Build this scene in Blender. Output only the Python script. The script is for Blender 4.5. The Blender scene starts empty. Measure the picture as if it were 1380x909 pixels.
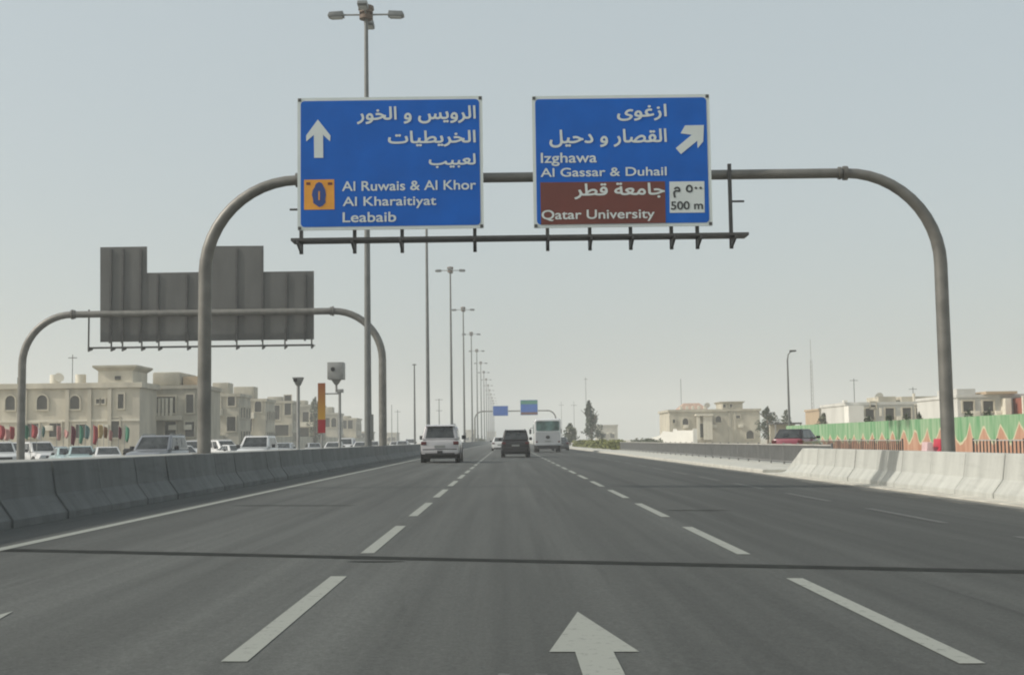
import bpy, bmesh, math, random
from mathutils import Vector, Matrix
from mathutils.geometry import delaunay_2d_cdt
import numpy as np
R = math.radians
rnd = random.Random(7)
S = bpy.context.scene
COL = S.collection

# ------------------------------------------------------------------ camera, sky, sun, exposure
F, W, H = 1700.0, 1380.0, 909.0
ROLL = R(0.8)
CAM = Vector((0, 0, 1.1))
d = Matrix.Rotation(-ROLL, 3, 'Z') @ Vector((682 - W / 2, H / 2 - 593, -F))
d.normalize()
yaw, pitch = math.asin(-d.x), math.atan2(d.y, d.z) + math.pi
if pitch > math.pi: pitch -= 2 * math.pi
RC = Matrix.Rotation(-yaw, 3, 'Z') @ Matrix.Rotation(math.pi / 2 + pitch, 3, 'X') @ Matrix.Rotation(-ROLL, 3, 'Z')
cam_d = bpy.data.cameras.new('camera')
cam_d.sensor_width = 36; cam_d.lens = 36 * F / W
cam_d.clip_start = 0.1; cam_d.clip_end = 9000
cam = bpy.data.objects.new('camera', cam_d); COL.objects.link(cam)
M4 = RC.to_4x4(); M4.translation = CAM
cam.matrix_world = M4
S.camera = cam

SUN_EL, SUN_AZ = R(36), R(-102)        # azimuth clockwise from +Y (the driving direction): left, a little behind
world = bpy.data.worlds.new('World'); S.world = world; world.use_nodes = True
nt = world.node_tree
bg = nt.nodes['Background']
sky = nt.nodes.new('ShaderNodeTexSky'); sky.sky_type = 'NISHITA'; sky.sun_disc = False
sky.sun_elevation = SUN_EL; sky.sun_rotation = SUN_AZ
sky.air_density = 1.0; sky.dust_density = 5.0; sky.ozone_density = 1.0; sky.altitude = 0
dust = nt.nodes.new('ShaderNodeMix'); dust.data_type = 'RGBA'       # a dusty, nearly even sky over the clear one
dust.inputs[0].default_value = 0.64; dust.inputs[7].default_value = (4.75, 5.32, 5.28, 1)
nt.links.new(sky.outputs[0], dust.inputs[6]); nt.links.new(dust.outputs[2], bg.inputs[0]); bg.inputs[1].default_value = 0.13
sl = bpy.data.lights.new('sun', 'SUN'); sl.energy = 3.1; sl.angle = R(0.6); sl.color = (1.0, 0.95, 0.86)
so = bpy.data.objects.new('sun', sl); COL.objects.link(so)
sd = Vector((math.sin(SUN_AZ) * math.cos(SUN_EL), math.cos(SUN_AZ) * math.cos(SUN_EL), math.sin(SUN_EL)))
so.rotation_euler = sd.to_track_quat('Z', 'Y').to_euler(); so.location = (-40, -10, 60)
S.view_settings.view_transform = 'Standard'; S.view_settings.look = 'None'
S.view_settings.exposure = 0.0; S.view_settings.gamma = 1.0
S.render.engine = 'CYCLES'
S.cycles.use_denoising = True
S.cycles.max_bounces = 6; S.cycles.volume_bounces = 2; S.cycles.diffuse_bounces = 3
S.cycles.filter_width = 2.0

def at(px, py, Y):                      # the place that stands at depth Y behind a point of the photograph
    v = RC @ Vector((px - W / 2, H / 2 - py, -F)); return CAM + v * (Y / v.y)
def gz(x):                              # the carriageway's crossfall, crowned at the median
    if x > 9: return -0.126
    if x > -7.2: return -0.014 * x
    return 0.08 if x > -9 else -0.28

# ------------------------------------------------------------------ materials
MATS = {}
def mat(name, col, rough=0.7, metal=0.0, var=0.12, scale=3.0, bump=0.0, bscale=60.0, coat=0.0, stretch=(1, 1, 1), lo_tone=None, randobj=0.0, spec=0.5, scuff=0.0):
    if name in MATS: return MATS[name]
    m = bpy.data.materials.new(name); m.use_nodes = True; n = m.node_tree; b = n.nodes['Principled BSDF']
    b.inputs['Roughness'].default_value = rough; b.inputs['Metallic'].default_value = metal
    b.inputs['Coat Weight'].default_value = coat; b.inputs['Specular IOR Level'].default_value = spec
    tc = n.nodes.new('ShaderNodeTexCoord'); mp = n.nodes.new('ShaderNodeMapping'); mp.inputs['Scale'].default_value = stretch
    n.links.new(tc.outputs['Object'], mp.inputs[0])
    nz = n.nodes.new('ShaderNodeTexNoise'); nz.inputs['Scale'].default_value = scale; nz.inputs['Detail'].default_value = 6
    n.links.new(mp.outputs[0], nz.inputs['Vector'])
    rp = n.nodes.new('ShaderNodeValToRGB')
    rp.color_ramp.elements[0].position = 0.3; rp.color_ramp.elements[1].position = 0.7
    lo = [c * (1 - var) for c in col]; hi = [min(1, c * (1 + var)) for c in col]
    if lo_tone: lo = lo_tone  # darker end of the mottle on vehicle glass
    rp.color_ramp.elements[0].color = (*lo, 1); rp.color_ramp.elements[1].color = (*hi, 1)
    n.links.new(nz.outputs[0], rp.inputs[0]); out = rp.outputs[0]
    if scuff:
        ob = n.nodes.new('ShaderNodeObjectInfo'); ad = n.nodes.new('ShaderNodeVectorMath'); ad.operation = 'ADD'
        n.links.new(tc.outputs['Object'], ad.inputs[0]); n.links.new(ob.outputs['Location'], ad.inputs[1])
        for st, sc, lo, hi in (((1, .7, 7), 1.3, .34, .47), ((1, 7, .35), 1.0, .30, .55), ((1, 1, 1), 9.0, .30, .42)):
            m2 = n.nodes.new('ShaderNodeMapping'); m2.inputs['Scale'].default_value = st; n.links.new(ad.outputs[0], m2.inputs[0])
            t2 = n.nodes.new('ShaderNodeTexNoise'); t2.inputs['Scale'].default_value = sc; t2.inputs['Detail'].default_value = 7; t2.inputs['Roughness'].default_value = .7; n.links.new(m2.outputs[0], t2.inputs['Vector'])
            r2 = n.nodes.new('ShaderNodeMapRange'); r2.inputs[1].default_value = lo; r2.inputs[2].default_value = hi; r2.inputs[3].default_value = 1 - scuff; n.links.new(t2.outputs[0], r2.inputs[0])
            x2 = n.nodes.new('ShaderNodeVectorMath'); x2.operation = 'SCALE'; n.links.new(out, x2.inputs[0]); n.links.new(r2.outputs[0], x2.inputs['Scale']); out = x2.outputs[0]
    if randobj:
        oi = n.nodes.new('ShaderNodeObjectInfo'); mr = n.nodes.new('ShaderNodeMapRange')
        mr.inputs[3].default_value = 1 - randobj; mr.inputs[4].default_value = 1 + randobj
        n.links.new(oi.outputs['Random'], mr.inputs[0])
        mx = n.nodes.new('ShaderNodeVectorMath'); mx.operation = 'SCALE'
        n.links.new(out, mx.inputs[0]); n.links.new(mr.outputs[0], mx.inputs['Scale']); out = mx.outputs[0]
    n.links.new(out, b.inputs['Base Color'])
    if bump:
        n2 = n.nodes.new('ShaderNodeTexNoise'); n2.inputs['Scale'].default_value = bscale; n2.inputs['Detail'].default_value = 4
        n.links.new(tc.outputs['Object'], n2.inputs['Vector'])
        bp = n.nodes.new('ShaderNodeBump'); bp.inputs['Strength'].default_value = bump; bp.inputs['Distance'].default_value = 0.02
        n.links.new(n2.outputs[0], bp.inputs['Height']); n.links.new(bp.outputs[0], b.inputs['Normal'])
    MATS[name] = m; return m

def asphalt(name, col, lanes=False):
    m = bpy.data.materials.new(name); m.use_nodes = True; n = m.node_tree; b = n.nodes['Principled BSDF']
    b.inputs['Roughness'].default_value = 0.82; b.inputs['Specular IOR Level'].default_value = 0.35
    tc = n.nodes.new('ShaderNodeTexCoord')
    def noise(scale, st, det=5, rough=0.6):
        mp = n.nodes.new('ShaderNodeMapping'); mp.inputs['Scale'].default_value = st
        n.links.new(tc.outputs['Object'], mp.inputs[0])
        t = n.nodes.new('ShaderNodeTexNoise'); t.inputs['Scale'].default_value = scale; t.inputs['Detail'].default_value = det
        t.inputs['Roughness'].default_value = rough
        n.links.new(mp.outputs[0], t.inputs['Vector']); return t.outputs[0]
    def rng(x, a, c, lo=0.3, hi=0.7):
        r = n.nodes.new('ShaderNodeMapRange'); r.inputs[1].default_value = lo; r.inputs[2].default_value = hi
        r.inputs[3].default_value = a; r.inputs[4].default_value = c
        n.links.new(x, r.inputs[0]); return r.outputs[0]
    def mul(a, c):
        k = n.nodes.new('ShaderNodeMath'); k.operation = 'MULTIPLY'; n.links.new(a, k.inputs[0]); n.links.new(c, k.inputs[1]); return k.outputs[0]
    k = rng(noise(1.0, (2.4, 0.03, 1)), 0.72, 1.24)                 # long traffic streaks
    k = mul(k, rng(noise(0.5, (1, 0.10, 1)), 0.84, 1.15))           # big patches of wear
    k = mul(k, rng(noise(55, (1, 1, 1), 3, 0.8), 0.72, 1.28))         # aggregate
    k = mul(k, rng(noise(24, (1, 0.6, 1), 6, 0.8), 0.78, 1.22))
    k = mul(k, rng(noise(2.2, (1.6, 0.06, 1), 8, 0.75), 0.68, 1.0, 0.28, 0.42))   # oil drips and scuffs
    if lanes:
        sp = n.nodes.new('ShaderNodeSeparateXYZ'); n.links.new(tc.outputs['Object'], sp.inputs[0])
        ad = n.nodes.new('ShaderNodeMath'); ad.operation = 'MULTIPLY_ADD'; ad.inputs[1].default_value = 2.4; n.links.new(noise(0.5, (1, .15, 1), 4), ad.inputs[0]); n.links.new(sp.outputs[0], ad.inputs[2])
        k = mul(k, rng(ad.outputs[0], 1.10, 0.80, 0.2, 6.0))
        for c, wd, dk in ((-4.15, .55, .90), (-2.35, .55, .91), (-.45, .5, .92), (1.4, .6, .89), (3.2, .6, .91), (5.0, .6, .92)):
            ds = n.nodes.new('ShaderNodeMath'); ds.operation = 'SUBTRACT'; ds.inputs[1].default_value = c; n.links.new(sp.outputs[0], ds.inputs[0])
            ab = n.nodes.new('ShaderNodeMath'); ab.operation = 'ABSOLUTE'; n.links.new(ds.outputs[0], ab.inputs[0])
            k = mul(k, rng(ab.outputs[0], dk, 1.0, 0.0, wd))
    rgb = n.nodes.new('ShaderNodeVectorMath'); rgb.operation = 'SCALE'; rgb.inputs[0].default_value = col
    n.links.new(k, rgb.inputs['Scale']); colo = rgb.outputs[0]
    if lanes:
        dn = n.nodes.new('ShaderNodeMath'); dn.operation = 'MULTIPLY_ADD'; dn.inputs[1].default_value = 1.5; n.links.new(noise(1.4, (1, .5, 1), 7, .7), dn.inputs[0]); n.links.new(sp.outputs[0], dn.inputs[2])
        dm = n.nodes.new('ShaderNodeMix'); dm.data_type = 'RGBA'; n.links.new(rng(dn.outputs[0], 0, .75, 8.75, 9.35), dm.inputs[0])
        n.links.new(colo, dm.inputs[6]); dm.inputs[7].default_value = (.36, .34, .29, 1); colo = dm.outputs[2]
    n.links.new(colo, b.inputs['Base Color'])
    bp = n.nodes.new('ShaderNodeBump'); bp.inputs['Strength'].default_value = 0.35; bp.inputs['Distance'].default_value = 0.01
    n.links.new(noise(90, (1, 1, 1), 3), bp.inputs['Height']); n.links.new(bp.outputs[0], b.inputs['Normal'])
    return m

def worn_paint(name, col, road, thr=0.36, amt=1.0):
    m = bpy.data.materials.new(name); m.use_nodes = True; n = m.node_tree; b = n.nodes['Principled BSDF']
    b.inputs['Roughness'].default_value = 0.75
    tc = n.nodes.new('ShaderNodeTexCoord')
    a = n.nodes.new('ShaderNodeTexNoise'); a.inputs['Scale'].default_value = 14; a.inputs['Detail'].default_value = 8; a.inputs['Roughness'].default_value = 0.75
    n.links.new(tc.outputs['Object'], a.inputs['Vector'])
    r = n.nodes.new('ShaderNodeMapRange'); r.inputs[1].default_value = thr - 0.06; r.inputs[2].default_value = thr + 0.08
    r.inputs[3].default_value = 1 - amt; r.inputs[4].default_value = 1
    n.links.new(a.outputs[0], r.inputs[0])
    mx = n.nodes.new('ShaderNodeMix'); mx.data_type = 'RGBA'
    mx.inputs[6].default_value = (*road, 1); mx.inputs[7].default_value = (*col, 1)
    n.links.new(r.outputs[0], mx.inputs[0]); n.links.new(mx.outputs[2], b.inputs['Base Color'])
    return m

def mural_mat():
    m = bpy.data.materials.new('painted mural'); m.use_nodes = True; n = m.node_tree; b = n.nodes['Principled BSDF']
    b.inputs['Roughness'].default_value = 0.85
    tc = n.nodes.new('ShaderNodeTexCoord'); sp = n.nodes.new('ShaderNodeSeparateXYZ'); n.links.new(tc.outputs['Object'], sp.inputs[0])
    def M(op, *a):
        k = n.nodes.new('ShaderNodeMath'); k.operation = op
        for i, v in enumerate(a):
            if isinstance(v, (int, float)): k.inputs[i].default_value = v
            else: n.links.new(v, k.inputs[i])
        return k.outputs[0]
    wob = n.nodes.new('ShaderNodeTexNoise'); wob.noise_dimensions = '1D'; wob.inputs['Scale'].default_value = 0.6
    n.links.new(sp.outputs[1], wob.inputs['W'])
    zz = M('PINGPONG', M('ADD', sp.outputs[1], M('MULTIPLY', wob.outputs[0], 0.9)), 1.0)
    near = M('MAXIMUM', 0.55, M('SUBTRACT', 1.25, M('MULTIPLY', sp.outputs[1], 0.016)))
    line = M('ADD', 0.66, M('MULTIPLY', M('MULTIPLY', M('POWER', zz, 1.35), near), M('ADD', 0.62, M('MULTIPLY', wob.outputs[0], 0.7))))
    dd = M('SUBTRACT', line, sp.outputs[2])
    inside = M('GREATER_THAN', dd, 0.0); edge = M('LESS_THAN', M('ABSOLUTE', dd), 0.06)
    ns = n.nodes.new('ShaderNodeTexNoise'); ns.inputs['Scale'].default_value = 1.0; ns.inputs['Detail'].default_value = 5
    mp = n.nodes.new('ShaderNodeMapping'); mp.inputs['Scale'].default_value = (1, 2.6, 0.35); n.links.new(tc.outputs['Object'], mp.inputs[0]); n.links.new(mp.outputs[0], ns.inputs['Vector'])
    def ramp(c0, c1):
        r = n.nodes.new('ShaderNodeValToRGB'); r.color_ramp.elements[0].position = .35; r.color_ramp.elements[1].position = .65
        r.color_ramp.elements[0].color = (*c0, 1); r.color_ramp.elements[1].color = (*c1, 1); n.links.new(ns.outputs[0], r.inputs[0]); return r.outputs[0]
    def mix(f, a, c):
        x = n.nodes.new('ShaderNodeMix'); x.data_type = 'RGBA'; n.links.new(f, x.inputs[0])
        for i, v in ((6, a), (7, c)):
            if isinstance(v, tuple): x.inputs[i].default_value = (*v, 1)
            else: n.links.new(v, x.inputs[i])
        return x.outputs[2]
    g = ramp((0.11, 0.28, 0.13), (0.30, 0.42, 0.26)); o = ramp((0.38, 0.19, 0.12), (0.48, 0.29, 0.20))
    c = mix(edge, mix(inside, g, o), (0.52, 0.47, 0.32))
    n.links.new(c, b.inputs['Base Color']); return m

ROADC = (0.073, 0.076, 0.071)
A_ROAD = asphalt('road asphalt', ROADC, True)
A_SEAM = mat('bitumen seam', (0.028, 0.030, 0.028), 0.95, var=0.3, scale=6, spec=0.1)
PAINT = worn_paint('road paint', (0.27, 0.28, 0.25), ROADC, 0.36)
PAINT_FADED = worn_paint('faded road paint', (0.11, 0.115, 0.108), ROADC, 0.50)
SAND = mat('dusty ground', (0.40, 0.36, 0.28), 0.95, var=0.22, scale=0.15, bump=0.4, bscale=4)
DUST = mat('dusty gutter concrete', (0.50, 0.48, 0.42), 0.95, var=0.25, scale=2.2, bump=0.3, bscale=25)
PAVE = mat('pale pavement', (0.48, 0.47, 0.42), 0.9, var=0.14, scale=1.5, bump=0.2, bscale=20)
CONC = mat('dark barrier concrete', (0.15, 0.157, 0.154), 0.85, var=0.17, scale=1.4, bump=0.35, bscale=45, stretch=(1, 1.6, 0.5), randobj=0.08, scuff=0.16)  # a darker tone than the roadside barriers
CONCR = mat('pale barrier concrete', (0.44, 0.445, 0.41), 0.88, var=0.13, scale=1.4, bump=0.35, bscale=45, stretch=(1, 1.6, 0.5), randobj=0.04, scuff=0.08)  # a paler tone than the median barriers
CONC2 = mat('median concrete', (0.29, 0.295, 0.275), 0.9, var=0.16, scale=1.2, bump=0.25, bscale=30)
STEEL = mat('gantry steel', (0.17, 0.165, 0.15), 0.5, 0.35, var=0.2, scale=2.5, bump=0.1, bscale=20)
STEEL2 = mat('galvanised steel', (0.30, 0.30, 0.29), 0.5, 0.3, var=0.15, scale=5)
DSTEEL = mat('dark steel', (0.07, 0.07, 0.068), 0.55, 0.2, var=0.2, scale=5)
LAMPB = mat('lamp body grey', (0.17, 0.18, 0.18), 0.5, 0.2, var=0.12, scale=4)
MAST = mat('mast grey', (0.155, 0.16, 0.155), 0.5, 0.3, var=0.15, scale=2)
BACKS = mat('sign back', (0.105, 0.107, 0.103), 0.6, 0.2, var=0.18, scale=0.9, stretch=(1, 1, 0.4))
BLUE = mat('sign blue', (0.002, 0.105, 0.46), 0.55, var=0.10, scale=1.2, spec=0.2)
WHITE_S = mat('sign white', (0.58, 0.63, 0.62), 0.5, var=0.05, scale=2)
BROWN_S = mat('sign brown', (0.13, 0.030, 0.020), 0.5, var=0.1, scale=2)
ORANGE_S = mat('sign orange', (0.68, 0.30, 0.03), 0.5, var=0.08, scale=3)
NAVY = mat('sign navy', (0.01, 0.05, 0.22), 0.5, var=0.05)
BLACK_S = mat('sign black', (0.03, 0.035, 0.035), 0.5, var=0.05)
GREEN_S = mat('sign green', (0.02, 0.22, 0.14), 0.5, var=0.05)
LAMPG = mat('lamp glass', (0.45, 0.46, 0.45), 0.25, var=0.05)
GLASS = mat('dark vehicle glass', (0.05, 0.055, 0.056), 0.08, scale=2.6, spec=0.6, lo_tone=[.006, .008, .009])  # mottled colour stands in for reflections and seats behind the glass
TEAL_G = mat('teal bus glass', (0.10, 0.19, 0.18), 0.1, scale=1.5, lo_tone=[.004, .025, .024])  # mottled between a darker and a lighter teal
TYRE = mat('tyre rubber', (0.018, 0.018, 0.018), 0.85, var=0.1)
RIM = mat('wheel rim', (0.35, 0.35, 0.36), 0.35, 0.8, var=0.1)
PLASTIC = mat('black plastic', (0.025, 0.025, 0.027), 0.6, var=0.1)
TAIL = mat('tail light red', (0.085, 0.007, 0.009), 0.25, var=0.1, coat=0.2)
HEADL = mat('headlight glass', (0.62, 0.64, 0.66), 0.12, var=0.05, coat=1.0)
PLATE = mat('number plate', (0.22, 0.23, 0.22), 0.5, var=0.05)
def paint(name, col, r=0.3): return mat(name, col, r, 0.0, var=0.05, scale=1.5, coat=0.6)
P_WHITE = paint('white car paint', (0.62, 0.62, 0.61)); P_PEARL = paint('pearl car paint', (0.44, 0.43, 0.44))
P_SILVER = paint('silver car paint', (0.34, 0.36, 0.38)); P_GREY = paint('grey car paint', (0.16, 0.17, 0.19))
P_BLACK = mat('black car paint', (0.012, 0.010, 0.011), 0.4, var=.05, coat=.15); P_RED = paint('red car paint', (0.22, 0.03, 0.055))
P_TEAL = paint('pale teal car paint', (0.33, 0.44, 0.44)); P_DARK = paint('dark car paint', (0.05, 0.055, 0.06))
BUSW = paint('bus white paint', (0.60, 0.61, 0.61)); BUSG = paint('bus grey paint', (0.33, 0.345, 0.36), 0.45)
WALL_A = mat('beige render', (0.53, 0.49, 0.40), 0.9, var=0.2, scale=0.6, bump=0.1, bscale=8, stretch=(1, 1, 0.35))
WALL_B = mat('sand render', (0.43, 0.40, 0.325), 0.9, var=0.22, scale=0.6, stretch=(1, 1, 0.35))
WALL_C = mat('grey beige render', (0.47, 0.435, 0.35), 0.9, var=0.22, scale=0.5, stretch=(1, 1, 0.35))
WALL_W = mat('white render', (0.72, 0.71, 0.66), 0.9, var=0.06, scale=0.6)
WALL_T = mat('tan render', (0.43, 0.33, 0.22), 0.9, var=0.1, scale=0.6)
WALL_R = mat('red brown render', (0.27, 0.09, 0.06), 0.9, var=0.12, scale=0.6)
WALL_P = mat('pale dusty render', (0.54, 0.535, 0.50), 0.9, var=0.14, scale=0.5, stretch=(1, 1, 0.35))
WALL_G = mat('grey render', (0.43, 0.41, 0.35), 0.9, var=0.2, scale=0.5, stretch=(1, 1, 0.35))
PANE = mat('window pane', (0.06, 0.058, 0.05), 0.25, var=0.2, scale=1)
FRAME = mat('window surround', (0.50, 0.46, 0.37), 0.8, var=0.1)
ROOFT = mat('roof tile', (0.42, 0.29, 0.22), 0.8, var=0.2, scale=3)
CREAM = mat('cream trim', (0.66, 0.62, 0.52), 0.8, var=0.06)
LEAF = mat('dark foliage', (0.045, 0.062, 0.032), 0.75, var=0.35, scale=1.2, randobj=0.1)
LEAF2 = mat('dusty foliage', (0.085, 0.098, 0.055), 0.8, var=0.3, scale=1.0)
LEAF3 = mat('yellow green hedge', (0.15, 0.16, 0.05), 0.8, var=0.35, scale=0.7)
BARK = mat('bark', (0.14, 0.105, 0.075), 0.9, var=0.25, scale=6)
RAIL = mat('railing paint', (0.20, 0.20, 0.195), 0.6, 0.1, var=0.12, scale=2)
RAILP = mat('pale railing', (0.40, 0.39, 0.36), 0.6, 0.1, var=0.12, scale=2)
BROWNWD = mat('brown sheet metal', (0.14, 0.10, 0.075), 0.7, var=0.2)
REDPL = mat('red plastic', (0.50, 0.03, 0.06), 0.45, var=0.12, scale=2)
PINKW = mat('highlight pink plastic', (0.60, 0.42, 0.42), 0.5, var=0.1)  # pale pink paints in the highlight on the red block
FLAGC = {k: mat('flag ' + k, c, 0.85, var=0.18, scale=2.5) for k, c in dict(red=(0.34, 0.055, 0.06), maroon=(0.20, 0.04, 0.06), green=(0.06, 0.22, 0.14),
    pink=(0.55, 0.28, 0.25), tan=(0.50, 0.36, 0.17), brown=(0.24, 0.12, 0.05), white=(0.62, 0.60, 0.58), dark=(0.03, 0.09, 0.08), teal=(0.20, 0.32, 0.31)).items()}

# ------------------------------------------------------------------ helpers
class MB:
    def __init__(s): s.v = []; s.f = []; s.mi = []; s.k = 0
    def add(s, vs, fs):
        b = len(s.v); s.v += [Vector(p) for p in vs]
        for f in fs: s.f.append([i + b for i in f]); s.mi.append(s.k)
        return s
    def box(s, c, z, rot=0.0):
        cx, cy, cz = c; x, y, h = z[0] / 2, z[1] / 2, z[2] / 2; ca, sa = math.cos(rot), math.sin(rot); vs = []
        for k in (-h, h):
            for a, b in ((-x, -y), (x, -y), (x, y), (-x, y)): vs.append((cx + a * ca - b * sa, cy + a * sa + b * ca, cz + k))
        return s.add(vs, [(3, 2, 1, 0), (4, 5, 6, 7), (0, 1, 5, 4), (1, 2, 6, 5), (2, 3, 7, 6), (3, 0, 4, 7)])
    def bb(s, x0, x1, y0, y1, z0, z1): return s.box(((x0 + x1) / 2, (y0 + y1) / 2, (z0 + z1) / 2), (x1 - x0, y1 - y0, z1 - z0))
    def hexa(s, b, t):                    # four bottom, four top corners
        return s.add(list(b) + list(t), [(3, 2, 1, 0), (4, 5, 6, 7), (0, 1, 5, 4), (1, 2, 6, 5), (2, 3, 7, 6), (3, 0, 4, 7)])
    def prism(s, poly, fn, a, b):         # poly of 2-D points, fn(u, v, w) -> point, from w=a to w=b
        n = len(poly); vs = [fn(u, v, a) for u, v in poly] + [fn(u, v, b) for u, v in poly]
        return s.add(vs, [tuple(range(n))[::-1], tuple(range(n, 2 * n))] + [(i, (i + 1) % n, n + (i + 1) % n, n + i) for i in range(n)])
    def tube(s, pts, rad, n=14, caps=True):
        pts = [Vector(p) for p in pts]; m = len(pts)
        if not isinstance(rad, (list, tuple)): rad = [rad] * m
        vs = []; prev = None
        for i, p in enumerate(pts):
            t = (pts[min(i + 1, m - 1)] - pts[max(i - 1, 0)]).normalized()
            if prev is None: a = t.orthogonal().normalized()
            else: a = (prev - t * prev.dot(t)).normalized()
            prev = a; b = t.cross(a)
            for k in range(n):
                g = 2 * math.pi * k / n; vs.append(p + (a * math.cos(g) + b * math.sin(g)) * rad[i])
        fs = [(i * n + k, i * n + (k + 1) % n, (i + 1) * n + (k + 1) % n, (i + 1) * n + k) for i in range(m - 1) for k in range(n)]
        if caps: fs += [tuple(range(n))[::-1], tuple(range((m - 1) * n, m * n))]
        return s.add(vs, fs)
    def build(s, name, mats, parent=None, world=False, org=None, smooth=False, bevel=0.0, seg=2, sharp=38):
        off = Vector(org) if org else (parent.matrix_basis.translation if (world and parent) else Vector((0, 0, 0)))
        me = bpy.data.meshes.new(name)
        me.from_pydata([tuple(p - off) for p in s.v], [], s.f)
        for m in (mats if isinstance(mats, (list, tuple)) else [mats]): me.materials.append(m)
        for p, k in zip(me.polygons, s.mi): p.material_index = k
        bm = bmesh.new(); bm.from_mesh(me); bmesh.ops.recalc_face_normals(bm, faces=bm.faces)
        if bevel:
            es = [e for e in bm.edges if len(e.link_faces) == 2 and e.calc_face_angle(0) > 0.4]
            bmesh.ops.bevel(bm, geom=es, offset=bevel, segments=seg, affect='EDGES', profile=0.6)
        bm.to_mesh(me); bm.free()
        if smooth or bevel:
            for p in me.polygons: p.use_smooth = True
            me.set_sharp_from_angle(angle=R(sharp))
        o = bpy.data.objects.new(name, me); COL.objects.link(o)
        if parent: o.parent = parent
        elif org: o.location = org
        return o
def tag(o, label=None, cat=None, group=None, kind=None):
    if label: o['label'] = label
    if cat: o['category'] = cat
    if group: o['group'] = group
    if kind: o['kind'] = kind
    return o
def thing(name, label, cat, loc, group=None, rz=0.0):
    o = bpy.data.objects.new(name, None); COL.objects.link(o); o.location = loc; o.rotation_euler.z = rz
    o.empty_display_size = 0.2
    return tag(o, label, cat, group)
def struct(o): return tag(o, kind='structure')
def copy_tree(o, parent=None):
    c = o.copy(); COL.objects.link(c)
    if parent: c.parent = parent
    for ch in o.children: copy_tree(ch, c)
    return c

# ------------------------------------------------------------------ the setting
g = MB(); N = 24
xs = [-2000, -800, -300, -60, -12, 4, 60, 300, 800, 2000]; ys = [-1900, -400, -60, 0, 60, 200, 500, 1000, 2000]
g.add([(x, y, -0.46 if x < -5 else -0.28) for y in ys for x in xs], [(j * 10 + i, j * 10 + i + 1, j * 10 + 11 + i, j * 10 + 10 + i) for j in range(8) for i in range(9)])
struct(g.build('ground', SAND))

def strip(name, m, prof, y0, y1, step=50.0):
    k = MB(); n = len(prof); yy = [y0 + i * (y1 - y0) / max(1, int((y1 - y0) / step)) for i in range(max(1, int((y1 - y0) / step)) + 1)]
    k.add([(x, y, z) for y in yy for x, z in prof], [(j * n + i, j * n + i + 1, j * n + n + i + 1, j * n + n + i) for j in range(len(yy) - 1) for i in range(n - 1)])
    return struct(k.build(name, m))
strip('road', A_ROAD, [(-6.6, gz(-6.6)), (8.62, gz(8.62))], -40, 1700)
strip('opposite_road', A_ROAD, [(-9.3, -0.28), (-21, -0.30)][::-1], -40, 1700)
strip('parking_area', asphalt('car park asphalt', (0.13, 0.13, 0.12)), [(-40, -0.40), (-21.6, -0.40)], 30, 500)
strip('service_road', asphalt('service road asphalt', (0.12, 0.12, 0.115)), [(12.2, -0.2), (19.0, -0.2)], -40, 700)
# gutter, kerb and pavement on the right
def solid_strip(name, m, prof, y0, y1):
    k = MB(); k.prism(prof, lambda u, v, w: (u, w, v), y0, y1); return struct(k.build(name, m, bevel=0.0))
struct(solid_strip('gutter_strip', DUST, [(8.56, -0.26), (8.56, gz(8.56) + 0.02), (8.95, -0.095), (9.7, -0.095), (9.7, -0.26)], -30, 42.5))
struct(solid_strip('pavement', PAVE, [(8.6, -0.27), (8.6, -0.02), (8.63, 0.005), (8.78, 0.005), (8.80, -0.005), (11.9, -0.005), (11.9, -0.27)], 42.51, 130))
struct(solid_strip('far_pavement', PAVE, [(8.6, -0.27), (8.6, -0.02), (8.8, -0.004), (14, -0.004), (14, -0.27)], 130.01, 620))
struct(solid_strip('roadside_pavement', PAVE, [(19.1, -0.27), (19.1, -0.06), (21.9, -0.05), (21.9, -0.27)], 10, 300))
# the median: a filled strip between two rows of barriers, its far side cast in the same slope
top = 0.80 + gz(-6.9)
struct(solid_strip('median_strip', CONC2, [(-6.74, 0.0), (-6.74, top - 0.02), (-8.75, top - 0.02), (-8.87, 0.42), (-9.08, 0.1), (-9.08, -0.5), (-7, -0.5)], -20, 700))
struct(solid_strip('far_median_wall', CONC, [(-6.2, 0.05), (-6.2, 0.17), (-6.36, 0.42), (-6.46, top), (-6.735, top), (-6.735, 0.05)], 308.1, 700))

# painted lines
def line_obj(name, x, w, runs, m):
    k = MB()
    for a, b in runs:
        a0 = a
        while a0 < b - 1e-6:
            b0 = min(b, a0 + 60)
            k.add([(x - w / 2, a0, gz(x - w / 2) + .004), (x + w / 2, a0, gz(x + w / 2) + .004), (x + w / 2, b0, gz(x + w / 2) + .004), (x - w / 2, b0, gz(x - w / 2) + .004)], [(0, 1, 2, 3)]); a0 = b0
    return struct(k.build(name, m))
line_obj('edge_marking', -5.13, 0.15, [(-30, 900)], PAINT)
line_obj('lane_marking', -1.37, 0.132, [(6.40 + 6.05 * i, 10.36 + 6.05 * i) for i in range(-4, 110)], PAINT)
line_obj('lane_marking', 2.29, 0.132, [(6.33 + 6.0 * i, 10.2 + 6.0 * i) for i in range(-4, 110)], PAINT)
line_obj('worn_lane_marking', 5.86, 0.13, [(5.0 + 6.0 * i, 8.6 + 6.0 * i) for i in range(-4, 40)], PAINT_FADED)
line_obj('worn_edge_marking', 8.2, 0.12, [(-20, 160)], PAINT_FADED)
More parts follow.
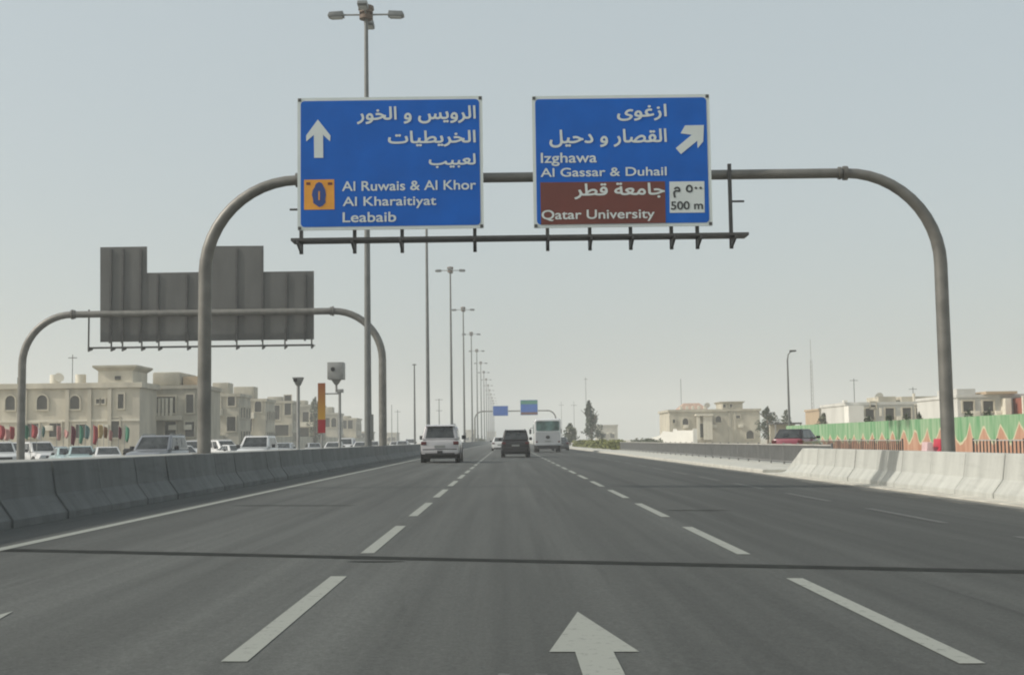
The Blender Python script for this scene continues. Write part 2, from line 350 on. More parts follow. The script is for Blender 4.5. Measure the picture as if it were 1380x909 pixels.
def arrow(x, y):
    k = MB(); P = [(-.1, -2.2), (.1, -2.2), (.1, 0), (.235, 0), (0, 1.54), (-.235, 0), (-.1, 0)]
    k.add([(x + a, y + b, gz(x + a) + .0045) for a, b in P], [(0, 1, 2, 6), (6, 2, 3, 4, 5)])
    struct(k.build('road_arrow', PAINT))
arrow(0.445, 6.68); arrow(-3.19, 6.72)
for x in (-.03, .145):
    k = MB(); k.add([(x - .03, 5.98, gz(x) + .0045), (x + .03, 5.95, gz(x) + .0045), (x + .035, 6.05, gz(x) + .0045), (x - .02, 6.07, gz(x) + .0045)], [(0, 1, 2, 3)])
    struct(k.build('paint_fleck', PAINT_FADED))
def seam(x0, y0, x1, y1, w):
    k = MB(); n = 40; L = []
    for i in range(n + 1):
        t = i / n; x = x0 + (x1 - x0) * t; y = y0 + (y1 - y0) * t + rnd.uniform(-.006, .006); ww = w * rnd.uniform(.9, 1.08)
        L += [(x, y - ww / 2, gz(x) + .003), (x, y + ww / 2, gz(x) + .003)]
    k.add(L, [(2 * i, 2 * i + 2, 2 * i + 3, 2 * i + 1) for i in range(n)]); struct(k.build('road_seam', A_SEAM))
seam(-6.15, 13.1, 8.5, 9.75, 0.30)
for (x, y, a, b) in ((-1.2, 11.6, .25, .05), (3.0, 20, .5, .06), (-3.6, 21.5, 1.0, .06), (5.2, 9.0, .3, .04)):
    k = MB(); k.add([(x + a * math.cos(t) * (1 + .2 * math.sin(3 * t)), y + b * math.sin(t), gz(x + a * math.cos(t)) + .0035) for t in [i * math.pi / 8 for i in range(16)]], [tuple(range(16))])
    struct(k.build('tar_patch', A_SEAM))

# ------------------------------------------------------------------ concrete barriers, each segment its own
def barrier_mesh(L, s, tw=0.27):         # s=+1: traffic face towards +x
    k = MB(); P = [(0, -0.03), (0, .10), (-.18, .35), (-.25, .815), (-.25 - tw, .815), (-.25 - tw, -0.03)] if tw < .3 else \
        [(0, -0.03), (0, .10), (-.19, .35), (-.255, .83), (-.525, .83), (-.59, .35), (-.78, .10), (-.78, -.03)]
    k.prism(P, lambda u, v, w: (u * s, w, v), -L / 2, L / 2); return k
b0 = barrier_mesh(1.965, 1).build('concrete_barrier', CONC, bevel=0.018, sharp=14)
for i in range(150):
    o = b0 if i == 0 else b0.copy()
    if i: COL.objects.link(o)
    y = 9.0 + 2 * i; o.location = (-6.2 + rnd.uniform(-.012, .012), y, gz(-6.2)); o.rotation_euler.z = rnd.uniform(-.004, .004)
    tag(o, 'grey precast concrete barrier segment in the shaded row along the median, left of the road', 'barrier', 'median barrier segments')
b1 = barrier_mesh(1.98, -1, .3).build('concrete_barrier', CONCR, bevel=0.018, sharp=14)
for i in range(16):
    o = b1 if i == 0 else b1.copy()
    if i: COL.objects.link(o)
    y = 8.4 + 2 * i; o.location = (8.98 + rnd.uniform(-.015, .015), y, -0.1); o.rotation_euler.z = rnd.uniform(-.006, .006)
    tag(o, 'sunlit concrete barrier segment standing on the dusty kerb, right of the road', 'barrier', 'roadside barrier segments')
k = MB(); P = [(0, -.03), (0, .10), (-.19, .35), (-.255, .83), (-.525, .83), (-.59, .35), (-.78, .10), (-.78, -.03)]; P2 = [(0, -.03), (0, .0), (-.2, .03), (-.28, .05), (-.5, .05), (-.58, .03), (-.78, .0), (-.78, -.03)]
n = len(P); k.add([(-u, 0, v) for u, v in P] + [(-u, 2.6, v) for u, v in P2], [tuple(range(n)), tuple(range(n, 2 * n))] + [(i, (i + 1) % n, n + (i + 1) % n, n + i) for i in range(n)])
e = k.build('barrier_end', CONCR, bevel=0.01, sharp=14); e.location = (8.98, 39.42, -.1)
tag(e, 'sloping end piece of the sunlit concrete barrier beside the grey railing', 'barrier')

# ------------------------------------------------------------------ railings
def railing(label, x, y0, y1, zb, h, pitch, bw, m, bays, rail_m=None):
    t = thing('railing', label, 'railing', (x, y0, zb)); L = y1 - y0; rail_m = rail_m or m
    MB().bb(-.03, .03, 0, L, h - .05, h).build('top_rail', rail_m, t)
    MB().bb(-.02, .02, 0, L, .10, .14).build('bottom_rail', m, t)
    for i in range(bays + 1):
        y = L * i / bays; MB().bb(-.032, .032, y - .032, y + .032, 0, h + .05).build('post', m, t)
    for i in range(bays):
        k = MB(); a = L * i / bays; b = L * (i + 1) / bays; q = int((b - a) / pitch)
        for j in range(1, q):
            y = a + (b - a) * j / q; k.bb(-bw / 2, bw / 2, y - bw / 2, y + bw / 2, .14, h - .05)
        k.build('bar_panel', m, t)
    return t
railing('long grey picket railing along the pavement beyond the sloping barrier end', 11.2, 43.5, 124, 0.0, 0.80, .13, .028, RAIL, 32, RAILP)
railing('dark railing before the mural wall, ending beside the red plastic block', 19.6, 62.5, 84, -.06, 0.92, .34, .045, DSTEEL, 9, RAILP)
railing('short dark railing before the mural, to the right of the gantry post', 19.6, 40, 53, -.06, 0.92, .34, .045, DSTEEL, 5, RAILP)

# ------------------------------------------------------------------ gantries and their signs
def arc(p0, p1, p2, n=10):
    p0, p1, p2 = Vector(p0), Vector(p1), Vector(p2); out = []
    c = p0 + p2 - p1
    for i in range(n + 1):
        a = math.pi / 2 * i / n; out.append(c + (p1 - p2) * math.cos(a) * 1.0 + (p1 - p0) * math.sin(a))
    return out
def gantry(label, Y, xl, xr, zl, zr, zbeam, rad, r, rb, deck, drops, stubs=(), deck_front=True):
    """xl/xr post centres, zl/zr ground heights, rad = bend radius"""
    t = thing('sign_gantry', label, 'gantry', ((xl + xr) / 2, Y, min(zl, zr)))
    for x, z, s in ((xl, zl, 1), (xr, zr, -1)):
        pts = [(x, Y, z), (x, Y, z + 1.5), (x, Y, zbeam - rad)] + arc((x, Y, zbeam - rad), (x, Y, zbeam), (x + s * rad, Y, zbeam), 12)[1:]
        rr = [r, r, r * .97] + [r * .97 + (rb - r * .97) * i / 12 for i in range(1, 13)]
        p = MB().tube(pts, rr, 18).build('post', STEEL, t, world=True, smooth=True)
        k = MB(); k.tube([(x, Y, z - .05), (x, Y, z + .03)], r * 1.7, 18); k.build('base_plate', STEEL, p, smooth=True).location = -Vector(t.location)
        k = MB(); k.tube([(x + s * (rad - .05), Y, zbeam), (x + s * (rad + .05), Y, zbeam)], rb * 1.45, 18); k.tube([(x + s * (rad + .10), Y, zbeam), (x + s * (rad + .16), Y, zbeam)], rb * 1.3, 18)
        k.build('flange', STEEL, t, world=True, smooth=True)
    MB().tube([(xl + rad, Y, zbeam), (xr - rad, Y, zbeam)], rb, 18).build('beam', STEEL, t, world=True, smooth=True)
    if deck:
        x0, x1, z, dep = deck; ya, yb = (Y - .18 - dep, Y - .18) if deck_front else (Y + .25, Y + .25 + dep)
        k = MB(); k.bb(x0, x1, ya, yb, z, z + .03); k.bb(x0, x1, ya, ya + .03, z + .031, z + .06); k.bb(x0, x1, yb - .03, yb, z + .031, z + .06)
        k.build('walkway', DSTEEL, t, world=True)
        for x, zt in drops:
            k = MB(); yk = yb + .04 if deck_front else ya - .04
            k.bb(x - .04, x + .04, yk - .04, yk + .04, z - .22, zt)
            yf = ya if deck_front else yb
            k.prism([(yk, z - .22), (yk, z - .004), (yf, z - .004), (yf, z - .06)], lambda u, v, w: (w, u, v), x - .025, x + .025)
            k.build('hanger', DSTEEL, t, world=True)
    for x, z, l in stubs:
        MB().tube([(x, Y - .15, z), (x + l, Y - .15, z)], .025, 8).build('stub_arm', DSTEEL, t, world=True)
    return t

YG = 29.0
pl, pr = at(275, 600, YG), at(1278, 600, YG)
bz = (at(398, 243, YG).z + at(1145, 233, YG).z) / 2
dl, dr = at(393, 323, YG - .6), at(1008, 320, YG - .6)
dz = (dl.z + dr.z) / 2
hang = [at(px, 325, YG - .15).x for px in (406, 478, 542, 640, 738, 795, 850, 905, 940)]
dp = at(985, 300, YG - .15).x
g1 = gantry('big tubular overhead gantry arching across the near carriageway with the two blue signs', YG, pl.x, pr.x, top - .02, -.1, bz, 2.15, .155, .115,
            (dl.x, dr.x, dz, .55), [(x, dz + 1.2) for x in hang] + [(dp, bz + .22)], [(dp, at(985, 273, YG).z, .32), (at(392, 284, YG).x, at(392, 284, YG).z, .2)])

SH = {'\u0627': (0xFE8D, 2), '\u0644': (0xFEDD, 4), '\u0631': (0xFEAD, 2), '\u0648': (0xFEED, 2), '\u064a': (0xFEF1, 4), '\u0633': (0xFEB1, 4), '\u062e': (0xFEA5, 4),
      '\u0637': (0xFEC1, 4), '\u062a': (0xFE95, 4), '\u0639': (0xFEC9, 4), '\u0628': (0xFE8F, 4), '\u0632': (0xFEAF, 2), '\u063a': (0xFECD, 4), '\u0649': (0xFEEF, 2),
      '\u0642': (0xFED5, 4), '\u0635': (0xFEB9, 4), '\u062f': (0xFEA9, 2), '\u062d': (0xFEA1, 4), '\u062c': (0xFE9D, 4), '\u0645': (0xFEE1, 4), '\u0629': (0xFE93, 2)}
def arabic(t):
    out = []
    for i, c in enumerate(t):
        if c not in SH: out.append(c); continue
        b, n = SH[c]; pj = i > 0 and t[i - 1] in SH and SH[t[i - 1]][1] == 4; nj = n == 4 and i + 1 < len(t) and t[i + 1] in SH
        out.append(chr(b + ((3 if nj else 1) if pj else (2 if nj else 0))))
    return ''.join(reversed(out))
def lettering(body, box, m, parent, sign, off=0.022, lift=0.028):
    """box in sign-local metres (x0, x1, z0, z1): the text's ink fills it"""
    cu = bpy.data.curves.new('lettering', 'FONT'); cu.body = body; cu.resolution_u = 6; cu.fill_mode = 'NONE'
    to = bpy.data.objects.new('lettering', cu); COL.objects.link(to)
    dg = bpy.context.evaluated_depsgraph_get(); dg.update()
    w = bpy.data.meshes.new_from_object(to.evaluated_get(dg)); bpy.data.objects.remove(to)
    nb = {}
    for ed in w.edges:
        a, b = ed.vertices; nb.setdefault(a, []).append(b); nb.setdefault(b, []).append(a)
    loops, seen = [], set()
    for v0 in sorted(nb):                # outlines keep the vertex order they were drawn in
        if v0 in seen: continue
        lp, cur, prv = [v0], v0, None; seen.add(v0); nx = v0 + 1 if v0 + 1 in nb[v0] else nb[v0][0]
        while nx not in seen:
            lp.append(nx); seen.add(nx); cur, prv = nx, cur
            o2 = [q for q in nb[cur] if q != prv]; nx = o2[0] if o2 else v0
        P = [w.vertices[i].co.xy for i in lp]
        P = [p.copy() for i, p in enumerate(P) if (p - P[i - 1]).length > 1e-6]
        if len(P) > 2: loops.append(P)
    area = lambda P: sum(P[i - 1].x * p.y - p.x * P[i - 1].y for i, p in enumerate(P)) / 2
    def grow(P, sg):                     # a bolder weight: every outline moves outward by off
        n = len(P); out = []
        for i in range(n):
            a, b = (P[i] - P[i - 1]).normalized(), (P[(i + 1) % n] - P[i]).normalized(); t_ = (a + b)
            t_ = t_.normalized() if t_.length > 1e-4 else a
            out.append(P[i] + Vector((t_.y, -t_.x)) * sg * off)
        return out
    def inside(p, P):
        c = False
        for i in range(len(P)):
            a, b = P[i - 1], P[i]
            if (a.y > p.y) != (b.y > p.y) and p.x < (b.x - a.x) * (p.y - a.y) / (b.y - a.y) + a.x: c = not c
        return c
    solid, own = [], {}
    loops.sort(key=lambda P: -abs(area(P)))
    for P in loops:
        c = [i for i, (Q, sg) in enumerate(solid) if inside(P[0], Q)]
        if c and area(P) * solid[c[0]][1] < 0: own.setdefault(c[-1], []).append(P)
        else: solid.append((P, solid[c[0]][1] if c else (1 if area(P) > 0 else -1)))
    # every outline, thickened, goes into one triangulation; what winds the right way round is ink
    allp = []
    for i, (P, sg) in enumerate(solid):
        for Q in [P] + own.get(i, []):
            q = grow(Q, sg); allp.append(q if sg > 0 else q[::-1])
    pts, eds = [], []
    for q in allp:
        b = len(pts); pts += q; eds += [(b + i, b + (i + 1) % len(q)) for i in range(len(q))]
    V2, _, F2, *_r = delaunay_2d_cdt([Vector((p.x, p.y)) for p in pts], eds, [], 0, 1e-7)
    vx = np.array([(v.x, v.y) for v in V2]); tri = np.array([tuple(f) for f in F2]); cen = vx[tri].mean(axis=1)
    wn = np.zeros(len(tri))
    for q in allp:
        A_ = np.array([(p.x, p.y) for p in q]); B_ = np.roll(A_, -1, axis=0)
        for (ax, ay), (bx_, by) in zip(A_, B_):
            if ay == by: continue
            up = by > ay; m_ = (cen[:, 1] >= min(ay, by)) & (cen[:, 1] < max(ay, by))
            xi = ax + (cen[:, 1] - ay) / (by - ay) * (bx_ - ax); wn += np.where(m_ & (xi > cen[:, 0]), 1 if up else -1, 0)
    vs = [(v.x, v.y, 0) for v in V2]; fs = [tuple(int(i) for i in f) for f, w_ in zip(tri, wn) if w_ > 0]
    me = bpy.data.meshes.new('lettering'); me.from_pydata(vs, [], fs)
    bm = bmesh.new(); bm.from_mesh(me); bmesh.ops.delete(bm, geom=[v for v in bm.verts if not v.link_faces], context='VERTS')
    bmesh.ops.recalc_face_normals(bm, faces=bm.faces); bm.to_mesh(me); bm.free()
    X = [v.co.x for v in me.vertices]; Yv = [v.co.y for v in me.vertices]
    x0, x1, y0, y1 = min(X), max(X), min(Yv), max(Yv)
    for v in me.vertices:
        c = v.co.copy(); v.co = (box[0] + (c.x - x0) / (x1 - x0) * (box[1] - box[0]), -lift - c.z, box[2] + (c.y - y0) / (y1 - y0) * (box[3] - box[2]))
    me.materials.clear(); me.materials.append(m)
    o = bpy.data.objects.new('lettering', me); COL.objects.link(o); o.parent = parent; return o
def plate(poly, y0, y1): return MB().prism(poly, lambda u, v, w: (u, w, v), y0, y1)
def rrect(x0, x1, z0, z1, r, n=5):
    out = []
    for cx, cz, a in ((x1 - r, z1 - r, 0), (x0 + r, z1 - r, 90), (x0 + r, z0 + r, 180), (x1 - r, z0 + r, 270)):
        for i in range(n + 1): t = R(a + 90 * i / n); out.append((cx + r * math.cos(t), cz + r * math.sin(t)))
    return out

def sign_base(label, c, Y):              # c: photo corners tl, tr, br, bl
    P = [at(px, py, Y) for px, py in c]
    x0 = (P[0].x + P[3].x) / 2; x1 = (P[1].x + P[2].x) / 2; z1 = (P[0].z + P[1].z) / 2; z0 = (P[2].z + P[3].z) / 2
    t = thing('road_sign', label, 'sign', ((x0 + x1) / 2, Y, z0)); w, h = x1 - x0, z1 - z0
    plate(rrect(-w / 2, w / 2, 0, h, .03), -.012, .03).build('sign_frame', WHITE_S, t)
    b = .075; plate(rrect(-w / 2 + b, w / 2 - b, b, h - b, .09), -.018, -.0121).build('sign_panel', BLUE, t)
    k = MB()
    for x in (-w / 2 + .05, w / 2 - .05):
        for z in (.05, h - .05): k.box((x, -.018, z), (.07, .012, .07))
    k.build('corner_clip', DSTEEL, t)
    k = MB()
    for z in (h * .2, h * .5, h * .8): k.bb(-w / 2 + .1, w / 2 - .1, .0301, .10, z - .04, z + .04)
    k.build('back_rib', DSTEEL, t)
    def loc(px, py): p = at(px, py, Y) - Vector(t.location); return p.x, p.z
    def bx(ax, bx_, ay, by): p, q = loc(ax, by), loc(bx_, ay); return (p[0], q[0], p[1], q[1])
    return t, loc, bx
YS = YG - .36
t, loc, bx = sign_base('left blue direction sign with upward white arrow and orange route emblem on the near gantry', [(400, 133), (650, 129), (652, 307), (402, 311)], YS)
T = lambda s, b, m=WHITE_S, off=0.022: lettering(s, b, m, t, None, off)
T(arabic('\u0627\u0644\u0631\u0648\u064a\u0633 \u0648 \u0627\u0644\u062e\u0648\u0631'), bx(481, 641, 142.5, 168))
T(arabic('\u0627\u0644\u062e\u0631\u064a\u0637\u064a\u0627\u062a'), bx(523, 641, 175.5, 199))
T(arabic('\u0644\u0639\u0628\u064a\u0628'), bx(578, 641, 207, 227))
T('Al Ruwais & Al Khor', bx(461, 641.5, 242.5, 258), off=.015)
T('Al Kharaitiyat', bx(462, 588, 264, 282), off=.015); T('Leabaib', bx(462, 534, 285.5, 300), off=.015)
A = [loc(*p) for p in ((428.5, 161.5), (445.5, 183), (445, 191), (435.5, 182), (435.8, 213), (423.6, 213), (423.2, 182), (413, 191), (412.8, 183))]
plate(A, -.026, -.0181).build('direction_arrow', WHITE_S, t)
em = plate([loc(410, 242.5), loc(450.5, 242), loc(451, 282.3), loc(410, 283)], -.024, -.0181).build('route_emblem', ORANGE_S, t)
pen = [(430, 245.5), (434, 247), (436, 251), (438.5, 256), (439.5, 263), (438.5, 269), (439, 273), (435, 277.5), (430.5, 279.5), (427, 277), (422.5, 274), (422, 268), (420.5, 263), (421.5, 257), (424, 253), (426, 248)]
pm = plate([loc(*p) for p in pen], -.030, -.0241).build('emblem_outline', NAVY, em)
k = MB(); k.prism([loc(429.3, 258), loc(431.3, 258), loc(431.3, 270), loc(429.3, 270)], lambda u, v, w: (u, w, v), -.034, -.0301); k.build('emblem_numeral', ORANGE_S, em)
k = MB()
for x0, x1 in ((413, 418.5), (442, 448)): k.prism([loc(x0, 246), loc(x1, 246), loc(x1, 249.5), loc(x0, 249.5)], lambda u, v, w: (u, w, v), -.028, -.0241)
k.build('emblem_corner_mark', BROWN_S, em)

t, loc, bx = sign_base('right blue exit sign with diagonal arrow and brown university panel on the near gantry', [(717, 130), (957, 127), (959, 304), (719, 307.5)], YS)
T(arabic('\u0627\u0632\u063a\u0648\u0649'), bx(831.5, 898, 140.5, 163.5)); T(arabic('\u0627\u0644\u0642\u0635\u0627\u0631 \u0648 \u062f\u062d\u064a\u0644'), bx(740.5, 898, 173.5, 199.5))
T('Izghawa', bx(729, 804, 205.5, 224.5), off=.015); T('Al Gassar & Duhail', bx(728.5, 898, 224.8, 239), off=.015)
bp_ = plate([loc(728, 246), loc(896, 244.5), loc(897, 300.5), loc(729, 303)], -.024, -.0181).build('brown_panel', BROWN_S, t)
def T2(s, b, m, p, off=.022): lettering(s, b, m, p, None, off, .030)
T2(arabic('\u062c\u0627\u0645\u0639\u0629 \u0642\u0637\u0631'), bx(774, 895.5, 245.8, 269), WHITE_S, bp_); T2('Qatar University', bx(730, 882, 281.5, 300), WHITE_S, bp_, .015)
dpn = plate([loc(902, 245), loc(949, 244.5), loc(949.5, 286.5), loc(902.5, 287)], -.024, -.0181).build('distance_panel', WHITE_S, t)
T2('\u0645 \u0665\u0660\u0660', bx(907, 946, 249, 267), BLACK_S, dpn); T2('500 m', bx(904, 947, 271, 283), BLACK_S, dpn)
A = [loc(*p) for p in ((948.3, 169), (947.5, 191), (940, 200), (939.5, 190), (917.5, 208), (910.5, 200), (932, 182), (917, 180), (923, 169.5))]
plate(A, -.026, -.0181).build('direction_arrow', WHITE_S, t)

# gantry over the opposite carriageway, seen from behind
Y2 = 74.0
xr, xl = at(516, 590, Y2).x, at(28, 600, Y2).x; z2 = at(300, 421, Y2).z
da, db = at(123, 470, Y2 + .7), at(424, 465, Y2 + .7); z2d = (da.z + db.z) / 2
hx = [at(px, 465, Y2 + .2).x for px in (150, 165, 191, 214, 253, 319, 354, 384, 420)]
z2s = at(280, 458, Y2).z
gantry('tubular overhead gantry over the opposite carriageway carrying dark sign backs', Y2, xl, xr, -.5, top - .02, z2, 2.9, .23, .20,
       (da.x, db.x, z2d, .7), [(x, z2s + .6) for x in hx] + [(da.x, z2 + .3)], deck_front=False)
def back_sign(label, poly_px, ribs_px, zt_px):
    Y = Y2 + .55; P = [at(px, py, Y) for px, py in poly_px]; x0 = min(p.x for p in P); z0 = min(p.z for p in P); x1 = max(p.x for p in P)
    for p in P:
        if abs(p.z - z0) < .25: p.z = z0
    t = thing('road_sign', label, 'sign', ((x0 + x1) / 2, Y, z0)); L = Vector(t.location)
    poly = [(p.x - L.x, p.z - L.z) for p in P]
    plate(poly, 0, .05).build('sign_panel', BACKS, t)
    for px, top_px in ribs_px:
        a = at(px, top_px + 3, Y) - L
        MB().bb(a.x - .06, a.x + .06, -.09, -.001, -.08, a.z).build('back_rib', DSTEEL, t)
    return t
back_sign('dark back of a stepped sign, left one on the gantry over the opposite carriageway', [(135, 333), (198, 332), (198, 367.5), (268, 366.5), (268, 459), (135, 460)], [(150, 333), (166, 333), (190, 333), (213, 367), (252, 367)], 0)
back_sign('dark back of a stepped sign, right one on the gantry beside the road centre', [(277, 331.5), (355, 331), (355, 366), (423, 365), (423, 457), (277, 458.5)], [(319, 332), (354, 334), (386, 366), (411, 366)], 0)
# far gantry
Y3 = 295.0
xl, xr = at(640, 575, Y3).x, at(749, 575, Y3).x; z3 = at(690, 553.5, Y3).z
gantry('small distant gantry spanning the road beyond the bus', Y3, xl, xr, top - .02, -.02, z3, 1.9, .17, .14, None, [])
def far_sign(label, c, extra):
    Y = Y3 - .4; P = [at(px, py, Y) for px, py in c]; x0, x1, z1, z0 = P[0].x, P[1].x, P[0].z, P[1].z
    t = thing('road_sign', label, 'sign', ((x0 + x1) / 2, Y, z0)); w, h = x1 - x0, z1 - z0
    MB().bb(-w / 2, w / 2, 0, .06, 0, h).build('sign_frame', WHITE_S, t); MB().bb(-w / 2 + .09, w / 2 - .09, -.02, -.001, .09, h - .09).build('sign_panel', BLUE, t)
    for a, b, m, nm in extra: MB().bb(-w / 2 + .12, w / 2 - .12, -.035, -.021, h * a, h * b).build(nm, m, t)
far_sign('small plain blue sign, left one on the distant gantry', [(664, 546.5), (685, 560)], [])
far_sign('distant blue sign with green top and brown bottom band on the far gantry', [(701, 538.5), (725, 559)], [(.72, .95, GREEN_S, 'green_band'), (.05, .2, BROWN_S, 'brown_band')])

# ------------------------------------------------------------------ lighting masts on the median
HM = at(498, 18, 65).z - top
def mast(label):
    t = thing('lighting_mast', label, 'street lamp', (0, 0, 0), 'lighting masts along the median')
    MB().tube([(0, 0, 0), (0, 0, 1.6), (0, 0, HM * .5), (0, 0, HM)], [.19, .185, .145, .10], 16).build('pole', MAST, t, smooth=True)
    k = MB(); k.tube([(0, 0, -.02), (0, 0, .05)], .38, 16); k.box((.20, -.08, 1.0), (.16, .24, 1.3)); k.build('winch_box', MAST, t)
    k = MB(); k.tube([(0, 0, HM - .30), (0, 0, HM - .12)], [.36, .36], 16); k.tube([(0, 0, HM + .02), (0, 0, HM + .2)], [.36, .36], 16); k.tube([(0, 0, HM - .12), (0, 0, HM + .02)], [.26, .26], 16)
    k.tube([(0, 0, HM + .2), (0, 0, HM + .38), (0, 0, HM + .44)], [.42, .40, .2], 16); k.build('head_ring', BROWNWD, t, smooth=True)
    for a in (0, 180, 90, 270):
        c, s = math.cos(R(a)), math.sin(R(a))
        f = lambda u, v, w: (u * c - w * s, u * s + w * c, v)
        k = MB(); k.tube([f(.3, HM - .06, 0), f(1.45, HM - .06, 0)], .05, 8); k.build('arm', STEEL2, t)
        k = MB(); k.prism([(1.15, HM - .17), (1.2, HM + .09), (1.92, HM + .05), (2.02, HM - .14), (1.92, HM - .21)], f, -.25, .25)
        h = k.build('lamp_head', LAMPB, t, bevel=.03)
        k = MB(); k.prism([(1.25, HM - .235), (1.25, HM - .20), (1.85, HM - .22), (1.85, HM - .255)], f, -.2, .2); k.build('lens', LAMPG, h)
    return t
ords = ['nearest and tallest lighting mast, standing behind the left blue sign', 'second lighting mast, its head hidden behind the left blue sign', 'third lighting mast, its head below the left blue sign',
        'fourth lighting mast along the median', 'fifth lighting mast along the median', 'sixth lighting mast along the median', 'seventh lighting mast along the median']
m0 = mast(ords[0])
for i in range(15):
    o = m0 if i == 0 else copy_tree(m0)
    o.location = (-7.08, 65 + 50.3 * i, top - .02)
    o['label'] = ords[i] if i < 7 else 'one of the small hazy lighting masts converging far down the median'

# ------------------------------------------------------------------ speed camera and flash column on the median
Yc = 54.0; p = at(458, 600, Yc); zt = at(458, 525, Yc).z
t = thing('speed_camera', 'grey box speed camera on a pole above the median barrier', 'speed camera', (p.x, Yc, top - .02))
L = Vector(t.location); b1_, b2_ = at(442.5, 488.5, Yc), at(464, 511, Yc)
MB().tube([(0, 0, 0), (0, 0, zt - L.z)], .06, 12).build('pole', STEEL2, t, smooth=True)
k = MB(); hw = (b2_.x - b1_.x) / 2; cx = (b1_.x + b2_.x) / 2 - L.x; z0_, z1_ = b2_.z - L.z, b1_.z - L.z
k.bb(cx - hw, cx + hw, -.35, .35, z0_, z1_); bo = k.build('camera_box', STEEL2, t, bevel=.012)
MB().tube([(cx - .1, -.37, z1_ - .30), (cx - .1, -.352, z1_ - .30)], .09, 14).build('lens', PLASTIC, bo)
k = MB(); k.hexa([(cx - .07, -.07, z0_ - .22), (cx + .07, -.07, z0_ - .22), (cx + .07, .07, z0_ - .22), (cx - .07, .07, z0_ - .22)], [(cx - .2, -.2, z0_ - .001), (cx + .2, -.2, z0_ - .001), (cx + .2, .2, z0_ - .001), (cx - .2, .2, z0_ - .001)])
k.tube([(cx, 0, z0_ - .2), (cx, 0, zt - L.z - .1)], .05, 10); k.build('neck', STEEL2, t)
k = MB(); k.bb(-.10, .16, -.09, .09, zt - L.z - .12, zt - L.z + .03); k.build('mount', STEEL2, t, bevel=.01)
q1, q2 = at(428.5, 516, Yc), at(438.5, 583, Yc)
MB().tube([(0, 0, zt - L.z - .16), (q2.x - L.x - .05, 0, zt - L.z - .16)], .03, 8).build('bracket', STEEL2, t)
tb = thing('banner_panel', 'tall narrow panel fading orange to red beside the speed camera', 'banner', ((q1.x + q2.x) / 2, Yc, q2.z)); w, h = q2.x - q1.x, q1.z - q2.z
k = MB(); k.bb(-w / 2, w / 2, -.05, .05, h * .27, h)
mo = bpy.data.materials.new('orange to amber print'); mo.use_nodes = True; nn = mo.node_tree
tc = nn.nodes.new('ShaderNodeTexCoord'); sp = nn.nodes.new('ShaderNodeSeparateXYZ'); rp = nn.nodes.new('ShaderNodeValToRGB')
mr = nn.nodes.new('ShaderNodeMapRange'); mr.inputs[1].default_value = h * .27; mr.inputs[2].default_value = h
nn.links.new(tc.outputs['Object'], sp.inputs[0]); nn.links.new(sp.outputs[2], mr.inputs[0]); nn.links.new(mr.outputs[0], rp.inputs[0]); nn.links.new(rp.outputs[0], nn.nodes['Principled BSDF'].inputs['Base Color'])
rp.color_ramp.elements[0].color = (.42, .24, .03, 1); rp.color_ramp.elements[1].color = (.27, .085, .03, 1)
k.build('orange_panel', mo, tb); MB().bb(-w / 2, w / 2, -.055, .055, 0, h * .268).build('red_panel', mat('banner red', (.28, .014, .022), .6), tb)
MB().tube([(0, 0, -(q2.z - top + .02)), (0, 0, 0)], .04, 10).build('pole', STEEL2, tb)
Yc = 43.0; p = at(402, 600, Yc); zt = at(402, 513, Yc).z - top
t = thing('flash_unit', 'short pole topped by a small wedge shaped flash unit on the median', 'flash unit', (p.x, Yc, top - .02))
MB().tube([(0, 0, 0), (0, 0, zt)], .055, 12).build('pole', STEEL2, t, smooth=True)
k = MB(); k.hexa([(-.07, -.09, zt - .14), (.07, -.09, zt - .14), (.07, .09, zt - .14), (-.07, .09, zt - .14)], [(-.19, -.17, zt + .14), (.18, -.17, zt + .14), (.18, .17, zt + .14), (-.19, .17, zt + .14)])
hd = k.build('flash_head', STEEL2, t, bevel=.012); MB().box((-.08, -.15, zt + .04), (.12, .04, .10)).build('lens', PLASTIC, hd)

# ------------------------------------------------------------------ vehicles (front = +y)
def loft(k, st):
    n = None; rows = []
    for y, zb, zt, wb, wt in st:
        h = zt - zb; wm = max(wb, wt)
        half = [(wb * .80, zb), (wb * .96, zb + .05 * h), (wm, zb + .30 * h), (wm, zb + .55 * h), (wt * .995, zb + .80 * h), (wt * .93, zb + .95 * h), (wt * .70, zt)]
        ring = half + [(-x, z) for x, z in reversed(half)]; rows.append([(x, y, z) for x, z in ring]); n = len(ring)
    vs = [p for r_ in rows for p in r_]; m = len(rows)
    k.add(vs, [(i * n + j, i * n + (j + 1) % n, (i + 1) * n + (j + 1) % n, (i + 1) * n + j) for i in range(m - 1) for j in range(n)] + [tuple(range(n)), tuple(range((m - 1) * n, m * n))])
def panel(quad, u0, u1, v0, v1, off=.012, th=.03):
    a, b, c, e = [Vector(p) for p in quad]     # bl, br, tr, tl seen from outside
    def pt(u, v): return (a * (1 - u) + b * u) * (1 - v) + (e * (1 - u) + c * u) * v
    nrm = (b - a).cross(e - a).normalized(); P = [pt(u0, v0), pt(u1, v0), pt(u1, v1), pt(u0, v1)]
    return MB().hexa([p - nrm * th for p in P], [p + nrm * off for p in P])
